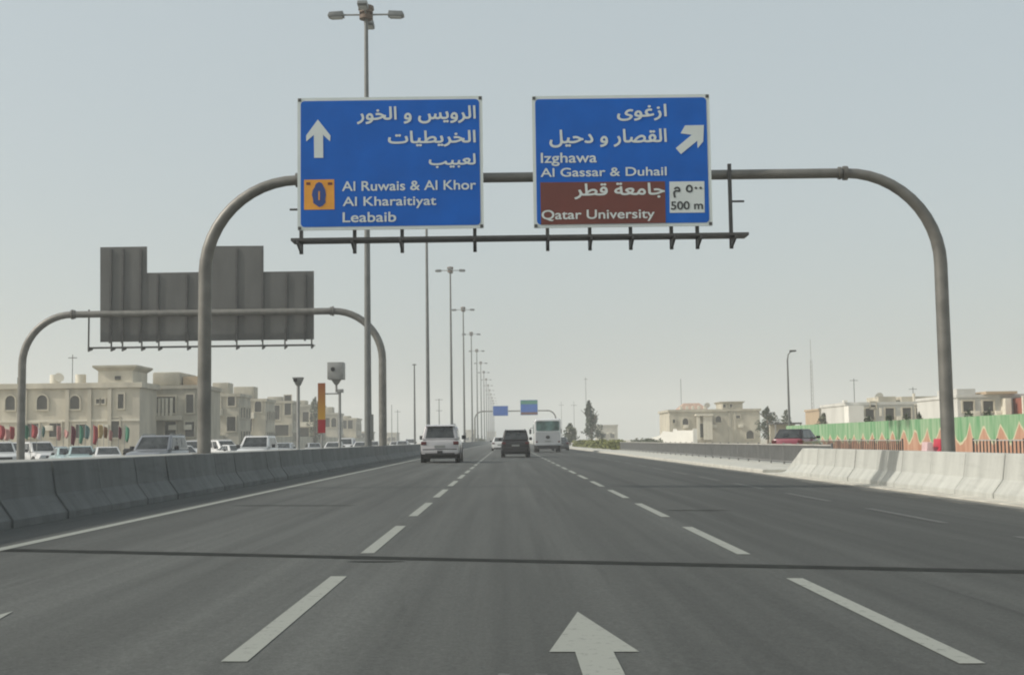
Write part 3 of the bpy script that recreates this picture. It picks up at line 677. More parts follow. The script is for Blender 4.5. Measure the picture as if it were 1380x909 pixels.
SPEC = dict(
    suv=dict(L=4.9, Wd=1.95, tyre=.39, tw=.27, hull=[(-2.42, .55, 1.02, .84, .84), (-2.38, .48, 1.12, .92, .91), (-2.0, .40, 1.16, .975, .95), (.9, .38, 1.16, .975, .95), (1.3, .38, 1.14, .97, .92), (2.1, .42, 1.06, .95, .86), (2.38, .48, .98, .90, .80), (2.45, .56, .90, .80, .72)],
             cab=(-2.33, .95, .90, 1.13, -2.12, .15, .74, 1.86), bev=.10, axle=1.42),
    sedan=dict(L=4.6, Wd=1.8, tyre=.32, tw=.21, hull=[(-2.28, .42, .84, .76, .74), (-2.22, .34, .95, .86, .82), (-1.7, .26, 1.0, .90, .87), (.9, .25, .96, .90, .88), (1.3, .25, .92, .90, .85), (2.0, .28, .80, .86, .78), (2.26, .34, .70, .78, .68), (2.32, .42, .62, .68, .60)],
               cab=(-1.75, 1.05, .82, .93, -1.05, .22, .62, 1.45), bev=.09, axle=1.32),
    hatch=dict(L=4.2, Wd=1.78, tyre=.32, tw=.21, hull=[(-2.08, .42, .92, .76, .76), (-2.02, .34, 1.0, .87, .85), (-1.6, .26, 1.03, .89, .87), (.8, .25, .99, .89, .87), (1.2, .25, .94, .89, .83), (1.85, .30, .80, .85, .75), (2.08, .38, .68, .74, .62)],
               cab=(-1.98, 1.0, .82, .97, -1.45, .2, .64, 1.52), bev=.09, axle=1.22))
PROTO = {}
def car_proto(kind):
    c = SPEC[kind]; t = thing('car', None, 'car', (0, 0, 0)); k = MB(); loft(k, c['hull'])
    y0, y1, wb, zb, y0t, y1t, wt, zt = c['cab']
    B = [(-wb, y0, zb), (wb, y0, zb), (wb, y1, zb), (-wb, y1, zb)]; Tt = [(-wt, y0t, zt), (wt, y0t, zt), (wt, y1t, zt), (-wt, y1t, zt)]
    bd = k.build('body', P_WHITE, t, smooth=True)
    cb = MB().hexa(B, Tt).build('roof', P_WHITE, t, bevel=c['bev'], seg=3)
    def win(q, *uv): panel(q, *uv).build('window', GLASS, t)
    win([B[0], B[1], Tt[1], Tt[0]], .10, .90, .12, .88)                     # rear
    win([B[2], B[3], Tt[3], Tt[2]], .08, .92, .10, .88)                     # windscreen
    for q in ([B[1], B[2], Tt[2], Tt[1]], [B[3], B[0], Tt[0], Tt[3]]):
        sw = q[0][0] < 0
        for u0, u1 in ((.09, .35), (.38, .64), (.67, .90)):
            a, b = (1 - u1, 1 - u0) if sw else (u0, u1)
            win(q, a, b, .14, .84)
    L2 = c['L'] / 2; hl = c['hull']; zr, zf = hl[1][2], hl[-2][2]; wr, wf = hl[1][4], hl[-2][4]; big = kind == 'suv'
    for s in (-1, 1):
        MB().bb(min(s * (wr - .26), s * (wr + .015)), max(s * (wr - .26), s * (wr + .015)), hl[0][0] - .02, hl[1][0] + .2, zr - .24, zr - .07).build('tail_light', TAIL, t, bevel=.03)
        MB().bb(min(s * (wf - .32), s * (wf + .04)), max(s * (wf - .32), s * (wf + .04)), hl[-2][0] - .25, hl[-1][0] + .01, zf - .20, zf - .04).build('headlight', HEADL, t, bevel=.04)
        x = s * (c['Wd'] / 2 + .10); MB().bb(min(x - .10, x + .10), max(x - .10, x + .10), y1 - .62, y1 - .45, zb + .02, zb + (.22 if big else .17)).build('mirror', PLASTIC, t, bevel=.03)
        for y in (-c['axle'], c['axle']):
            xx = s * (c['Wd'] / 2 - c['tw'] / 2 + .012); r_ = c['tyre']
            MB().tube([(s * (c['Wd'] / 2 - .12), y, r_ + .02), (s * (c['Wd'] / 2 + .004), y, r_ + .02)], r_ + .07, 22).build('wheel_arch', PLASTIC, t)
            wh = MB().tube([(xx - c['tw'] / 2, y, r_), (xx - c['tw'] / 2 + .03, y, r_), (xx + c['tw'] / 2 - .03, y, r_), (xx + c['tw'] / 2, y, r_)], [r_ - .04, r_, r_, r_ - .04], 22).build('wheel', TYRE, t, smooth=True)
            MB().tube([(xx + s * (c['tw'] / 2 - .02), y, r_), (xx + s * (c['tw'] / 2 + .008), y, r_)], r_ * .62, 18).build('rim', RIM, wh)
    zbm = hl[1][1]
    MB().bb(-wr * .98, wr * .98, hl[0][0] - .06, hl[1][0] + .12, zbm - .06, zbm + (.22 if big else .2)).build('bumper', P_WHITE, t, bevel=.05)
    MB().bb(-wr * .80, wr * .80, hl[0][0] - .075, hl[0][0] + .1, zbm - .10, zbm + .01).build('bumper_skirt', PLASTIC, t, bevel=.02)
    if big: MB().bb(-wr * .92, wr * .92, hl[0][0] - .066, hl[0][0] - .02, zbm + .165, zbm + .21).build('bumper_strip', PLASTIC, t)
    MB().bb(-wf * .93, wf * .93, hl[-2][0] - .1, hl[-1][0] + .04, hl[-2][1] - .05, hl[-2][1] + .17).build('bumper', P_WHITE, t, bevel=.05)
    MB().bb(-.45, .45, hl[-1][0] - .02, hl[-1][0] + .02, hl[-1][2] - .16, hl[-1][2] - .02).build('grille', PLASTIC, t, bevel=.01)
    MB().bb(-.26, .26, hl[0][0] - .025, hl[0][0] + .05, zr - .38, zr - .26).build('number_plate', PLATE, t)
    MB().bb(-c['Wd'] * .42, c['Wd'] * .42, -L2 + .3, L2 - .3, c['tyre'] * .55, hl[2][1] + .05).build('underbody', PLASTIC, t)  # underbody, its black box also standing in for shade beneath the car
    if big:
        MB().hexa([(-.72, y0t - .16, zt - .075), (.72, y0t - .16, zt - .075), (.72, y0t + .1, zt - .05), (-.72, y0t + .1, zt - .05)], [(-.70, y0t - .16, zt - .05), (.70, y0t - .16, zt - .05), (.70, y0t + .1, zt + .006), (-.70, y0t + .1, zt + .006)]).build('spoiler', P_WHITE, t)
        for s in (-1, 1): MB().tube([(s * .66, y0t + .2, zt + .0), (s * .66, y0t + .3, zt + .05), (s * .66, y1t - .2, zt + .05), (s * .66, y1t - .05, zt)], .02, 8).build('roof_rail', STEEL2, t)
        MB().bb(-.13, .13, hl[0][0] - .09, hl[0][0] - .02, zbm - .08, zbm + .12).build('tow_hook_cover', PLASTIC, t)
    return t
USED = set()
def car(kind, label, x, y, rz, pm, z=None, group=None, scale=1.0, roof=None):
    if kind not in PROTO: PROTO[kind] = car_proto(kind); USED.add(kind); t = PROTO[kind]
    else: t = copy_tree(PROTO[kind])
    if kind in USED: USED.discard(kind)
    t.location = (x, y, gz(x) if z is None else z); t.rotation_euler.z = rz; t['label'] = label
    t.scale = (scale, scale, scale)
    if group: t['group'] = group
    for ch in t.children:
        if ch.name.split('.')[0] in ('body', 'roof', 'bumper', 'spoiler'):
            ch.material_slots[0].link = 'OBJECT'; ch.material_slots[0].material = roof if roof and ch.name.startswith('roof') else pm
    return t
# our carriageway
car('suv', 'pearl white SUV seen from behind in the left lane beside the median barrier', at(593, 620, 62).x, 64.4, 0, P_PEARL)
car('suv', 'black SUV seen from behind in the middle lane ahead', at(695, 610, 82).x, 84.4, 0, P_BLACK, scale=.96)
car('sedan', 'white car almost hidden in front of the black SUV', at(674, 600, 133).x, 135, 0, P_WHITE)
car('sedan', 'dark car half hidden to the right of the white bus', at(756, 600, 138).x, 140, 0, P_DARK)
car('hatch', 'red car with a black roof on the service road behind the grey railing', 16.3, 70.5, R(-30), P_RED, z=-.02, roof=P_BLACK)

# bus
Yb = 117.0; xb = at(738.5, 600, Yb).x
t = thing('bus', 'white and grey minibus seen from behind in the right lane', 'bus', (xb, Yb + 3.5, gz(xb))); Lb, Wb, Hb = 7.0, 1.24, 3.12
def ring(y, sx, z0, z1):
    P = rrect(-Wb * sx, Wb * sx, z0, z1, .20, 4); return [(x, y, z) for x, z in P]
k = MB(); rows = [ring(-3.5, .94, .72, 2.98), ring(-3.42, .985, .67, 3.06), ring(-3.2, 1, .64, Hb), ring(2.9, 1, .60, Hb), ring(3.3, .97, .60, 3.0), ring(3.5, .9, .62, 2.85)]; n = len(rows[0])
k.add([p for r_ in rows for p in r_], [(i * n + j, i * n + (j + 1) % n, (i + 1) * n + (j + 1) % n, (i + 1) * n + j) for i in range(5) for j in range(n)] + [tuple(range(n)), tuple(range(5 * n, 6 * n))])
k.build('body', BUSW, t, smooth=True)
MB().prism(rrect(-1.06, 1.06, 1.98, 2.88, .12), lambda u, v, w: (u, w, v), -3.53, -3.45).build('rear_window', TEAL_G, t)
MB().prism(rrect(-1.10, 1.10, .86, 1.88, .10), lambda u, v, w: (u, w, v), -3.525, -3.45).build('rear_panel', BUSG, t)
MB().prism([(.20 * math.cos(a), 1.40 + .16 * math.sin(a)) for a in [i * math.pi / 10 for i in range(20)]], lambda u, v, w: (u, w, v), -3.545, -3.5).build('emblem', PLASTIC, t)
MB().bb(-1.18, 1.18, -3.60, -3.3, .62, .84).build('bumper', BUSG, t, bevel=.05); MB().bb(-.98, .98, -3.52, 3.3, .30, .66).build('underbody', PLASTIC, t)
MB().bb(-.27, .27, -3.54, -3.5, .96, 1.08).build('number_plate', PLATE, t)
for s in (-1, 1):
    MB().bb(min(s * .94, s * 1.12), max(s * .94, s * 1.12), -3.545, -3.4, .90, 1.04).build('tail_light', TAIL, t, bevel=.02)
    for y in (-2.2, 2.3):
        xx = s * (.98 if y < 0 else 1.06); wd = .42 if y < 0 else .24
        wh = MB().tube([(xx - wd / 2, y, .42), (xx - wd / 2 + .03, y, .42), (xx + wd / 2 - .03, y, .42), (xx + wd / 2, y, .42)], [.38, .42, .42, .38], 22).build('wheel', TYRE, t, smooth=True)
        MB().tube([(xx + s * (wd / 2 - .03), y, .42), (xx + s * (wd / 2 + .006), y, .42)], .25, 16).build('rim', RIM, wh)
    for i in range(4): MB().bb(min(s * 1.2, s * 1.252), max(s * 1.2, s * 1.252), -3.0 + i * 1.5, -1.65 + i * 1.5, 1.75, 2.6).build('side_window', TEAL_G, t)
    mi = MB().bb(min(s * 1.38, s * 1.58), max(s * 1.38, s * 1.58), 3.3, 3.45, 1.75, 2.2).build('mirror', PLASTIC, t, bevel=.03); MB().tube([(s * 1.2, 3.35, 2.35), (s * 1.48, 3.38, 2.3), (s * 1.48, 3.38, 2.1)], .025, 8).build('mirror_arm', PLASTIC, mi)

# the other carriageway and the car park, behind the median
OPP = 'cars beyond the median barrier'
def px_car(kind, label, px, X, rz, pm):
    Y = X * F / (px - 682); car(kind, label, X, Y, rz, pm, z=(-.28 if X > -21 else -.40), group=OPP)
FR = math.pi
for a in [
    ('suv', 'grey SUV coming towards us between the flags and the gantry post', 214, -16.8, FR - .03, P_GREY),
    ('suv', 'white SUV with roof rails coming towards us, just right of the tall gantry post', 348, -15.2, FR, P_WHITE),
    ('suv', 'white SUV parked at the far left below the flags, cut by the picture edge', 4, -33, FR + .5, P_WHITE),
    ('suv', 'white SUV parked just left of the far gantry post below the flags', 21, -36, FR + .4, P_WHITE),
    ('suv', 'white SUV with dark windows parked right of the far gantry post below the red flag', 57, -33, FR + .7, P_WHITE),
    ('hatch', 'silver hatchback parked below the pink flags', 80, -32, FR + .5, P_SILVER),
    ('sedan', 'pale teal saloon parked below the maroon flag', 94, -29, FR + .5, P_TEAL),
    ('hatch', 'pale teal hatchback parked below the green flag', 112, -27, FR + .4, P_TEAL),
    ('sedan', 'white saloon with its windscreen towards us below the tan flags', 147, -25, FR + .4, P_WHITE),
    ('sedan', 'white saloon parked between the grey SUV and the gantry post', 247, -22, FR + .6, P_WHITE),
    ('suv', 'white SUV parked right behind the tall gantry post', 258, -28, FR + .6, P_WHITE),
    ('suv', 'white SUV with dark window parked right of the tall gantry post', 303, -24, FR + .8, P_WHITE),
    ('sedan', 'white saloon parked low beside the white SUV with roof rails', 317, -22.5, FR + .6, P_WHITE),
    ('sedan', 'silver saloon parked behind the flash unit pole', 384, -19.5, FR, P_SILVER),
    ('hatch', 'small silver hatchback parked behind the orange and red panel', 424, -23, FR + .3, P_SILVER),
    ('sedan', 'white saloon coming towards us left of the speed camera pole', 451, -16, FR, P_WHITE),
    ('suv', 'white SUV coming towards us right of the speed camera pole', 467, -17.5, FR, P_WHITE),
    ('sedan', 'white saloon just left of the nearest lighting mast', 488, -15, FR, P_WHITE),
    ('hatch', 'white hatchback between the nearest lighting mast and the far gantry post', 504, -15.5, FR, P_WHITE),
    ('sedan', 'tiny white saloon far off right of the far gantry post', 533, -17, FR, P_WHITE),
    ('hatch', 'tiny silver hatchback far off on the opposite carriageway', 543, -14, FR, P_SILVER),
    ('suv', 'tiny white SUV far off beside the pearl white SUV', 553, -16, FR, P_WHITE)]: px_car(*a)
p = at(181, 600, 92); k = MB(); k.box((0, 0, .55), (1.3, 1.0, 1.1)); t = thing('waste_bin', 'brown metal waste bin between the green flag and the grey SUV', 'bin', (p.x, 92, -.40))
k.build('bin_body', BROWNWD, t, bevel=.04); MB().hexa([(-.7, -.55, 1.101), (.7, -.55, 1.101), (.7, .55, 1.101), (-.7, .55, 1.101)], [(-.6, -.35, 1.3), (.6, -.35, 1.3), (.6, .35, 1.3), (-.6, .35, 1.3)]).build('lid', PLASTIC, t)

# ------------------------------------------------------------------ flags in front of the villas
def flag(label, px, pt, pb, w_px, colour, Y):
    a, b = at(px, pt, Y), at(px, pb, Y); w = .82 * w_px * Y / F; h = a.z - b.z
    t = thing('flag', label, 'flag', (a.x - w / 2, Y, -.52)); zb, zt = b.z + .52, a.z + .52
    MB().tube([(0, 0, 0), (0, 0, zt + .12)], .022, 8).build('pole', STEEL2, t)
    k = MB(); n = 7; L = []
    for i in range(n + 1):
        for j in range(9):
            u, v = i / n, j / 8; prof = min(1, .62 + 1.1 * v) if v < .85 else 1 - 1.6 * (v - .85)
            L.append((.03 + u * w * prof, .10 * math.sin(u * 5 + px) + .04 * math.sin(v * 6 + px * 2), zb + v * h - u * .16 * abs(math.sin(px))))
    fs = [(i * 9 + j, (i + 1) * 9 + j, (i + 1) * 9 + j + 1, i * 9 + j + 1) for i in range(n) for j in range(8)]
    k.add(L, fs); o = k.build('flag_cloth', FLAGC[colour], t, smooth=True)
    sm = o.modifiers.new('thickness', 'SOLIDIFY'); sm.thickness = .012
FL = [('red', 2, 571, 590, 9, 'small red flag at the left edge of the flag row'), ('pink', 9, 577, 592, 9, 'pink flag second from the left edge'), ('red', 16, 574, 591, 7, 'red flag just left of the far gantry post'),
      ('green', 36.5, 572, 590, 6, 'green flag touching the right side of the far gantry post'), ('red', 46, 571, 588, 10, 'broad red flag right of the far gantry post'), ('white', 52, 574, 590, 5, 'narrow white flag beside the broad red flag'),
      ('dark', 58, 572, 586, 5, 'dark green drooping flag right of the broad red one'), ('pink', 79, 573, 592, 6, 'faded pink flag alone left of the maroon flag'), ('pink', 89, 578, 588, 8, 'short pale pink flag left of the maroon flag'),
      ('maroon', 99, 573, 598, 7, 'long maroon flag beside the green flag'), ('green', 109, 572, 596, 6, 'long green flag right of the maroon flag'), ('teal', 118, 572, 590, 7, 'grey green flag between the green and the red flags'),
      ('red', 128, 572, 597, 7, 'long deep red flag left of the tan flag'), ('tan', 135, 572, 590, 8, 'tan flag between the red and the brown flags'), ('brown', 142, 574, 589, 5, 'brown flag right of the tan flag'),
      ('pink', 149, 578, 592, 5, 'small pink flag right of the brown flag'), ('maroon', 162, 574, 590, 5, 'maroon flag left of the last green flag'), ('green', 171, 573, 593, 7, 'green flag at the right end of the flag row')]
for i, (c, px, a, b, w, lb) in enumerate(FL): flag(lb, px, a, b, w, c, 86 + 1.2 * (i % 4) + i * .3)

# ------------------------------------------------------------------ buildings
def arch_poly(w, h, arched, n=8):
    if not arched: return [(-w / 2, 0), (w / 2, 0), (w / 2, h), (-w / 2, h)]
    r = w / 2; return [(-r, 0), (r, 0)] + [(r * math.cos(math.pi * i / n), h - r + r * math.sin(math.pi * i / n)) for i in range(n + 1)]
def window(t, fn, w, h, arched=False, fm=FRAME, name='window'):
    """fn(u, v, out) -> local point; a surround standing proud with a dark pane sunk in it"""
    o = arch_poly(w + .3, h + .3, arched); i_ = [(u, v + .15) for u, v in arch_poly(w, h, arched)]; n = len(o); k = MB()
    vs = [fn(u, v - .0, .0) for u, v in o] + [fn(u, v, .16) for u, v in o] + [fn(u, v, .16) for u, v in i_] + [fn(u, v, .02) for u, v in i_]
    k.add(vs, [(a * n + i, a * n + (i + 1) % n, (a + 1) * n + (i + 1) % n, (a + 1) * n + i) for a in range(3) for i in range(n)])
    f = k.build(name, fm, t); MB().add([fn(u, v, .04) for u, v in i_], [tuple(range(n))]).build('pane', PANE, f)
    return f
def house(label, x0, x1, y0, y1, h, wm, parapet=.5, over=.18, z0=-.25, pm=None, name='villa', cat='house'):
    t = thing(name, label, cat, ((x0 + x1) / 2, y0, z0)); w, dp_ = x1 - x0, y1 - y0
    t['w'] = w; t['d'] = dp_
    MB().bb(-w / 2, w / 2, 0, dp_, 0, h - z0).build('wall', wm, t)
    if parapet: MB().bb(-w / 2 - over, w / 2 + over, -over, dp_ + over, h - z0 + .002, h - z0 + parapet).build('parapet', pm or wm, t)
    for i in range(3 if w > 6 else 1):
        x = -w / 2 + w * (.2 + .3 * i) + rnd.uniform(-.3, .3); MB().bb(x - .42, x + .42, -.42, -.003, 2.75 - z0, 3.3 - z0).build('air_conditioner', CREAM, t, bevel=.02)
    if w > 9:
        a = rnd.uniform(-.3, .3) * w; k = MB(); zt = h - z0 + (parapet or 0); k.tube([(a, 2.0, zt), (a, 2.0, zt + .7)], .03, 6); k.tube([(a, 1.75, zt + .72), (a, 1.9, zt + .8)], [.52, .30], 14); k.build('satellite_dish', WALL_W, t)
    return t
def block(t, name, m, x0, x1, y0, y1, z0, z1, bevel=0): return MB().bb(x0, x1, y0, y1, z0, z1).build(name, m, t, bevel=bevel)
def front(t, x, z): return lambda u, v, o: (x + u, -o - .002, z + v)
def rside(t, y, z): return lambda u, v, o: (t['w'] / 2 + o + .002, y + u, z + v)
def lside(t, y, z): return lambda u, v, o: (-t['w'] / 2 - o - .002, y + u, z + v)
def X(px, Y): return at(px, 560, Y).x
def Zh(py, px, Y): return at(px, py, Y).z

# long villa row at the far left, with the flared stair tower
Y = 132.0; h = Zh(516, 90, Y); t = house('long beige two storey villa with a flared stair tower behind the flags', X(-60, Y), X(188, Y), Y, Y + 6.5, h - .55, WALL_A, .55, .3)
lx = lambda px, yy=Y: X(px, yy) - t.location.x
zz = lambda py, px=90: Zh(py, px, Y) + .25
for px, w, wh, ar in ((14, 1.0, 1.5, True), (57, 1.1, 1.5, True), (101, 1.0, 1.4, True), (-25, 1.1, 1.5, True)): window(t, front(t, lx(px), zz(553)), w, wh, ar)
for px in (132, 139): window(t, front(t, lx(px), zz(546)), .35, .45)
window(t, front(t, lx(163), zz(553)), .6, 1.5); window(t, front(t, lx(45), zz(590)), 1.2, 1.4); window(t, front(t, lx(75), zz(590)), 1.2, 1.4); window(t, front(t, lx(110), zz(592)), 1.1, 1.4); window(t, front(t, lx(155), zz(592)), 1.0, 2.0, name='door')
for px in (34, 91, 121, 148): block(t, 'pilaster', WALL_A, lx(px) - .2, lx(px) + .2, -.22, -.003, 0, h - .4)
block(t, 'string_course', CREAM, -t['w'] / 2 - .05, t['w'] / 2 + .05, -.12, -.004, zz(568), zz(568) + .22)
block(t, 'stair_tower', WALL_A, lx(129), lx(176), .6, 6, h + .252, zz(500)); k = MB(); a, b = lx(129), lx(176)
k.hexa([(a, .6, zz(500) + .003), (b, .6, zz(500) + .003), (b, 6, zz(500) + .003), (a, 6, zz(500) + .003)], [(a - .5, .2, zz(495)), (b + .5, .2, zz(495)), (b + .5, 6.4, zz(495)), (a - .5, 6.4, zz(495))]); k.build('tower_cornice', WALL_B, t)
block(t, 'tower_cap', WALL_B, a - .5, b + .5, .2, 6.4, zz(495) + .003, zz(492.5))
k = MB(); k.bb(lx(156) - .3, lx(156) + .3, .5, .598, zz(512), zz(507)); k.build('window', PANE, t)
MB().tube([(lx(79), 4, h + .25), (lx(79), 4, zz(474, 79))], .04, 6).build('antenna', DSTEEL, t); MB().bb(lx(73), lx(85), 3.97, 4.03, zz(479), zz(478)).build('antenna_bar', DSTEEL, t)
MB().tube([(lx(13), 2, h + .25), (lx(13), 2, zz(507, 13))], .05, 6).build('antenna', DSTEEL, t)
for s, px in ((0, 95), (1, 60)): MB().tube([(lx(px), 3, h + .25), (lx(px), 3, h + 1.3)], .55, 14).build('water_tank', CREAM, t, smooth=True)
# second villa: high block with a tan top
Y = 139.5; h = Zh(524, 215, Y); t = house('beige villa with a tall rounded roof block left of the gantry post', X(188, Y), X(272, Y), Y, Y + 9, h, WALL_B, .4, .2, name='villa')
zz = lambda py, px=230: Zh(py, px, Y) + .25
lx = lambda px, yy=Y: X(px, yy) - t.location.x
block(t, 'roof_block', WALL_B, lx(203), lx(241), .5, 8, h + .66, zz(500.5), .25); block(t, 'roof_block', WALL_T, lx(243), lx(263), 1, 7, h + .66, zz(506.5))
for px in (216, 221, 226, 232): block(t, 'column', CREAM, lx(px) - .14, lx(px) + .14, -.5, -.25, zz(560), zz(536))
block(t, 'balcony', WALL_A, lx(206), lx(246), -1.3, -.003, zz(566), zz(560)); window(t, front(t, lx(223), zz(558)), 2.2, 1.8); window(t, front(t, lx(193), zz(565)), .9, 1.6)
block(t, 'porch', WALL_W, lx(196.5), lx(211), -2.8, -.003, 0, zz(566)); MB().tube([(lx(204), -1.5, zz(566) + .003), (lx(204), -1.5, zz(554))], .65, 14).build('water_tank', WALL_W, t, smooth=True)
window(t, front(t, lx(256), zz(558)), .8, 2.0); window(t, front(t, lx(256), zz(590)), 1, 1.6); window(t, front(t, lx(230), zz(592)), 1.2, 1.8)
# third and the next along the car park, each a little farther
def rowhouse(label, px0, px1, py, Y, dep, wm, blocks, wins, bal=()):
    h = Zh(py, (px0 + px1) / 2, Y); t = house(label, X(px0, Y), X(px1, Y), Y, Y + dep, h - .45, wm, .45, .22)
    zz = lambda q, px: Zh(q, px, Y) + .25
    for a, b, q, m in blocks: block(t, 'roof_block', m, X(a, Y) - t.location.x, X(b, Y) - t.location.x, .8, dep * .5, h + .253, zz(q, a), .12)
    for px, q, w, hh, ar in wins: window(t, front(t, X(px, Y) - t.location.x, zz(q, px)), w, hh, ar)
    for j, y in enumerate([dep * f for f in (.15, .38, .62, .85)]):
        for q in (.18, .58): window(t, rside(t, y, (h + .25) * q), 1.1, 1.5, j % 2 == 0 and q > .5)
    for a, b, q in bal: block(t, 'balcony', CREAM, X(a, Y) - t.location.x, X(b, Y) - t.location.x, -1.2, -.003, zz(q, a), zz(q, a) + 1.0)
    return t
rowhouse('sand coloured three storey villa right of the tall gantry post', 272, 322, 530, 176, 8, WALL_B, [(284, 306, 515, WALL_B)], [(293, 556, .8, 2.4, False), (312, 548, 1, 1.6, True), (283, 580, 1.0, 1.6, False), (312, 582, 1.2, 2, False)], [(288, 300, 560)])
rowhouse('beige villa with a broad square roof block left of the flash unit', 322, 358, 537, 204, 8, WALL_C, [(313, 341, 520.5, WALL_B)], [(330, 556, 1.2, 1.8, False), (348, 556, 1.1, 1.8, True), (333, 583, 1.6, 2.2, False)], [(326, 344, 564)])
rowhouse('grey beige villa with small roof canopy behind the flash unit pole', 356, 394, 540, 232, 8, WALL_C, [(359, 379, 534, WALL_G)], [(364, 566, 1.1, 2.6, False), (373, 566, 1.1, 2.6, False), (388, 560, 1.2, 3.6, False), (380, 588, 2.5, 2, False)])
rowhouse('grey villa with tall dark windows left of the orange panel', 394, 430, 545, 262, 9, WALL_G, [(398, 411, 539, WALL_B), (418, 428, 541, WALL_G)], [(400, 570, 1.3, 3.6, False), (412, 570, 1.3, 2.2, False), (422, 572, 1.2, 2.2, False), (408, 590, 2.6, 2, False)], [(396, 424, 575)])
rowhouse('pale grey villa between the orange panel and speed camera pole', 430, 455, 556, 300, 10, WALL_G, [(436, 447, 548, WALL_B)], [(441, 576, 1.2, 2.2, False), (450, 576, 1.2, 2.2, True)])
rowhouse('low grey villa right of the speed camera pole', 457, 480, 563, 335, 12, WALL_C, [(460, 470, 560, WALL_B)], [(464, 578, 1.3, 2.2, False), (472, 578, 1.3, 2.2, False)])
rowhouse('very small hazy villa at the end of the left row', 484, 496, 581, 420, 20, WALL_C, [], [(490, 590, 1.5, 1.5, False)])
# boundary wall of the villas
k = MB(); k.bb(0, .3, 0, 210, 0, 2.6); o = k.build('boundary_wall', WALL_C, None); o.location = (-39.5, 160, -.25); tag(o, 'long beige boundary wall in front of the left villas behind the parked cars', 'wall')

# right side villa with terracotta details
Y = 220.0; h = Zh(551, 960, Y); t = house('grey beige villa with two roof pavilions and round headed windows', X(902, Y), X(1024, Y), Y, Y + 14, h - .4, WALL_C, .4, .25)
zz = lambda py, px=960: Zh(py, px, Y) + .25
lx = lambda px, yy=Y: X(px, yy) - t.location.x
window(t, front(t, lx(923.5), zz(572.5)), 1.0, 1.1, True); window(t, front(t, lx(968), zz(570)), 1.0, 1.1, True); window(t, front(t, lx(994.5), zz(565)), .7, .5); window(t, front(t, lx(1010), zz(592.5)), 1.3, 1.4, True); window(t, front(t, lx(908), zz(570)), .4, .6)
k = MB(); a, b = lx(916), lx(955)
k.hexa([(a, .3, h + .255), (b, .3, h + .255), (b, 7, h + .255), (a, 7, h + .255)], [(a + 1.2, 2.5, zz(542)), (b - 1.2, 2.5, zz(542)), (b - 1.2, 4.5, zz(542)), (a + 1.2, 4.5, zz(542))]); k.build('tiled_roof', ROOFT, t)
k = MB()
for i in range(5): k.bb(lx(918 + i * 8) - .2, lx(918 + i * 8) + .2, -.28, .25, h + .256, h + .85)
k.build('merlon', CREAM, t)
a, b = lx(972), lx(1004); block(t, 'roof_pavilion', WALL_C, a + .3, b - .3, .4, 7, h + .256, zz(544)); k = MB(); k.hexa([(a + .3, .4, zz(544) + .003), (b - .3, .4, zz(544) + .003), (b - .3, 7, zz(544) + .003), (a + .3, 7, zz(544) + .003)], [(a - .1, .0, zz(541)), (b + .1, .0, zz(541)), (b + .1, 7.4, zz(541)), (a - .1, 7.4, zz(541))]); k.build('pavilion_cornice', WALL_C, t)
for px in (977, 986): window(t, lambda u, v, o, px=px: (lx(px) + u, .4 - o - .003, zz(550) + v), .45, .55)
for px in (939.5, 948, 952, 956): block(t, 'column', CREAM, lx(px) - .25, lx(px) + .25, -1.4, -1.0, zz(592), zz(560))
block(t, 'porch_roof', CREAM, lx(936), lx(959), -1.7, -.004, zz(560) + .003, zz(557.5)); window(t, front(t, lx(947), zz(590)), 1.1, 2.4, name='door')
for px in (983, 990): block(t, 'pilaster', WALL_B, lx(px) - .18, lx(px) + .18, -.15, -.004, 0, h - .3)
MB().tube([(lx(925), 6, h + .25), (lx(925), 6, zz(508, 925))], .04, 6).build('antenna', DSTEEL, t)
k = MB(); Yw = 190.0; a, b = X(876, Yw), X(926, Yw); t = thing('boundary_wall', 'bright white sunlit garden wall left of the villa with roof pavilions', 'wall', (a, Yw, -.25))
P = [(0, 0), (b - a, 0), (b - a, Zh(580, 920, Yw) + .25), ((b - a) * .62, Zh(580, 907, Yw) + .25), ((b - a) * .60, Zh(578, 905, Yw) + .25), ((b - a) * .54, Zh(578, 905, Yw) + .25), ((b - a) * .52, Zh(582, 902, Yw) + .25), ((b - a) * .3, Zh(580.5, 893, Yw) + .25), ((b - a) * .24, Zh(586, 890, Yw) + .25), (0, Zh(590, 878, Yw) + .25)]
MB().prism([(u, v) for u, v in P], lambda u, v, w: (u - v * 0, w * 1.0 + u * -1.3, v), 0, .4).build('wall_panel', WALL_W, t); MB().bb(b - a - .3, b - a + .3, -1.3 * (b - a) - .35, -1.3 * (b - a) - .002, 0, Zh(580, 920, Yw) + .5).build('gate_pier', WALL_W, t)
# houses behind the mural
Y = 150.0; h = Zh(541, 1210, Y); t = house('white and grey flat roofed house behind the mural, left of the gantry post', X(1141, Y), X(1290, Y), Y, Y + 12, h - .35, WALL_P, .35, .12)
zz = lambda py, px=1210: Zh(py, px, Y) + .25
lx = lambda px, yy=Y: X(px, yy) - t.location.x
block(t, 'lit_side_block', WALL_W, lx(1140) - .2, lx(1158), -2, -.004, 0, zz(546)); block(t, 'white_pier', WALL_W, lx(1139) - .2, lx(1142), -.3, .3, h + .26, zz(538))  # the sunlit left face is put in as a whiter block
block(t, 'roof_block', WALL_C, lx(1188), lx(1212), 1, 6, h + .255, zz(533.5)); block(t, 'roof_block', WALL_C, lx(1218), lx(1280), .6, 7, h + .255, zz(534)); block(t, 'roof_trim', CREAM, lx(1232), lx(1282), -.3, -.15, zz(546), zz(544.3))
for px in (1172, 1199, 1222, 1240): window(t, front(t, lx(px), zz(566)), 1.0, 1.3)
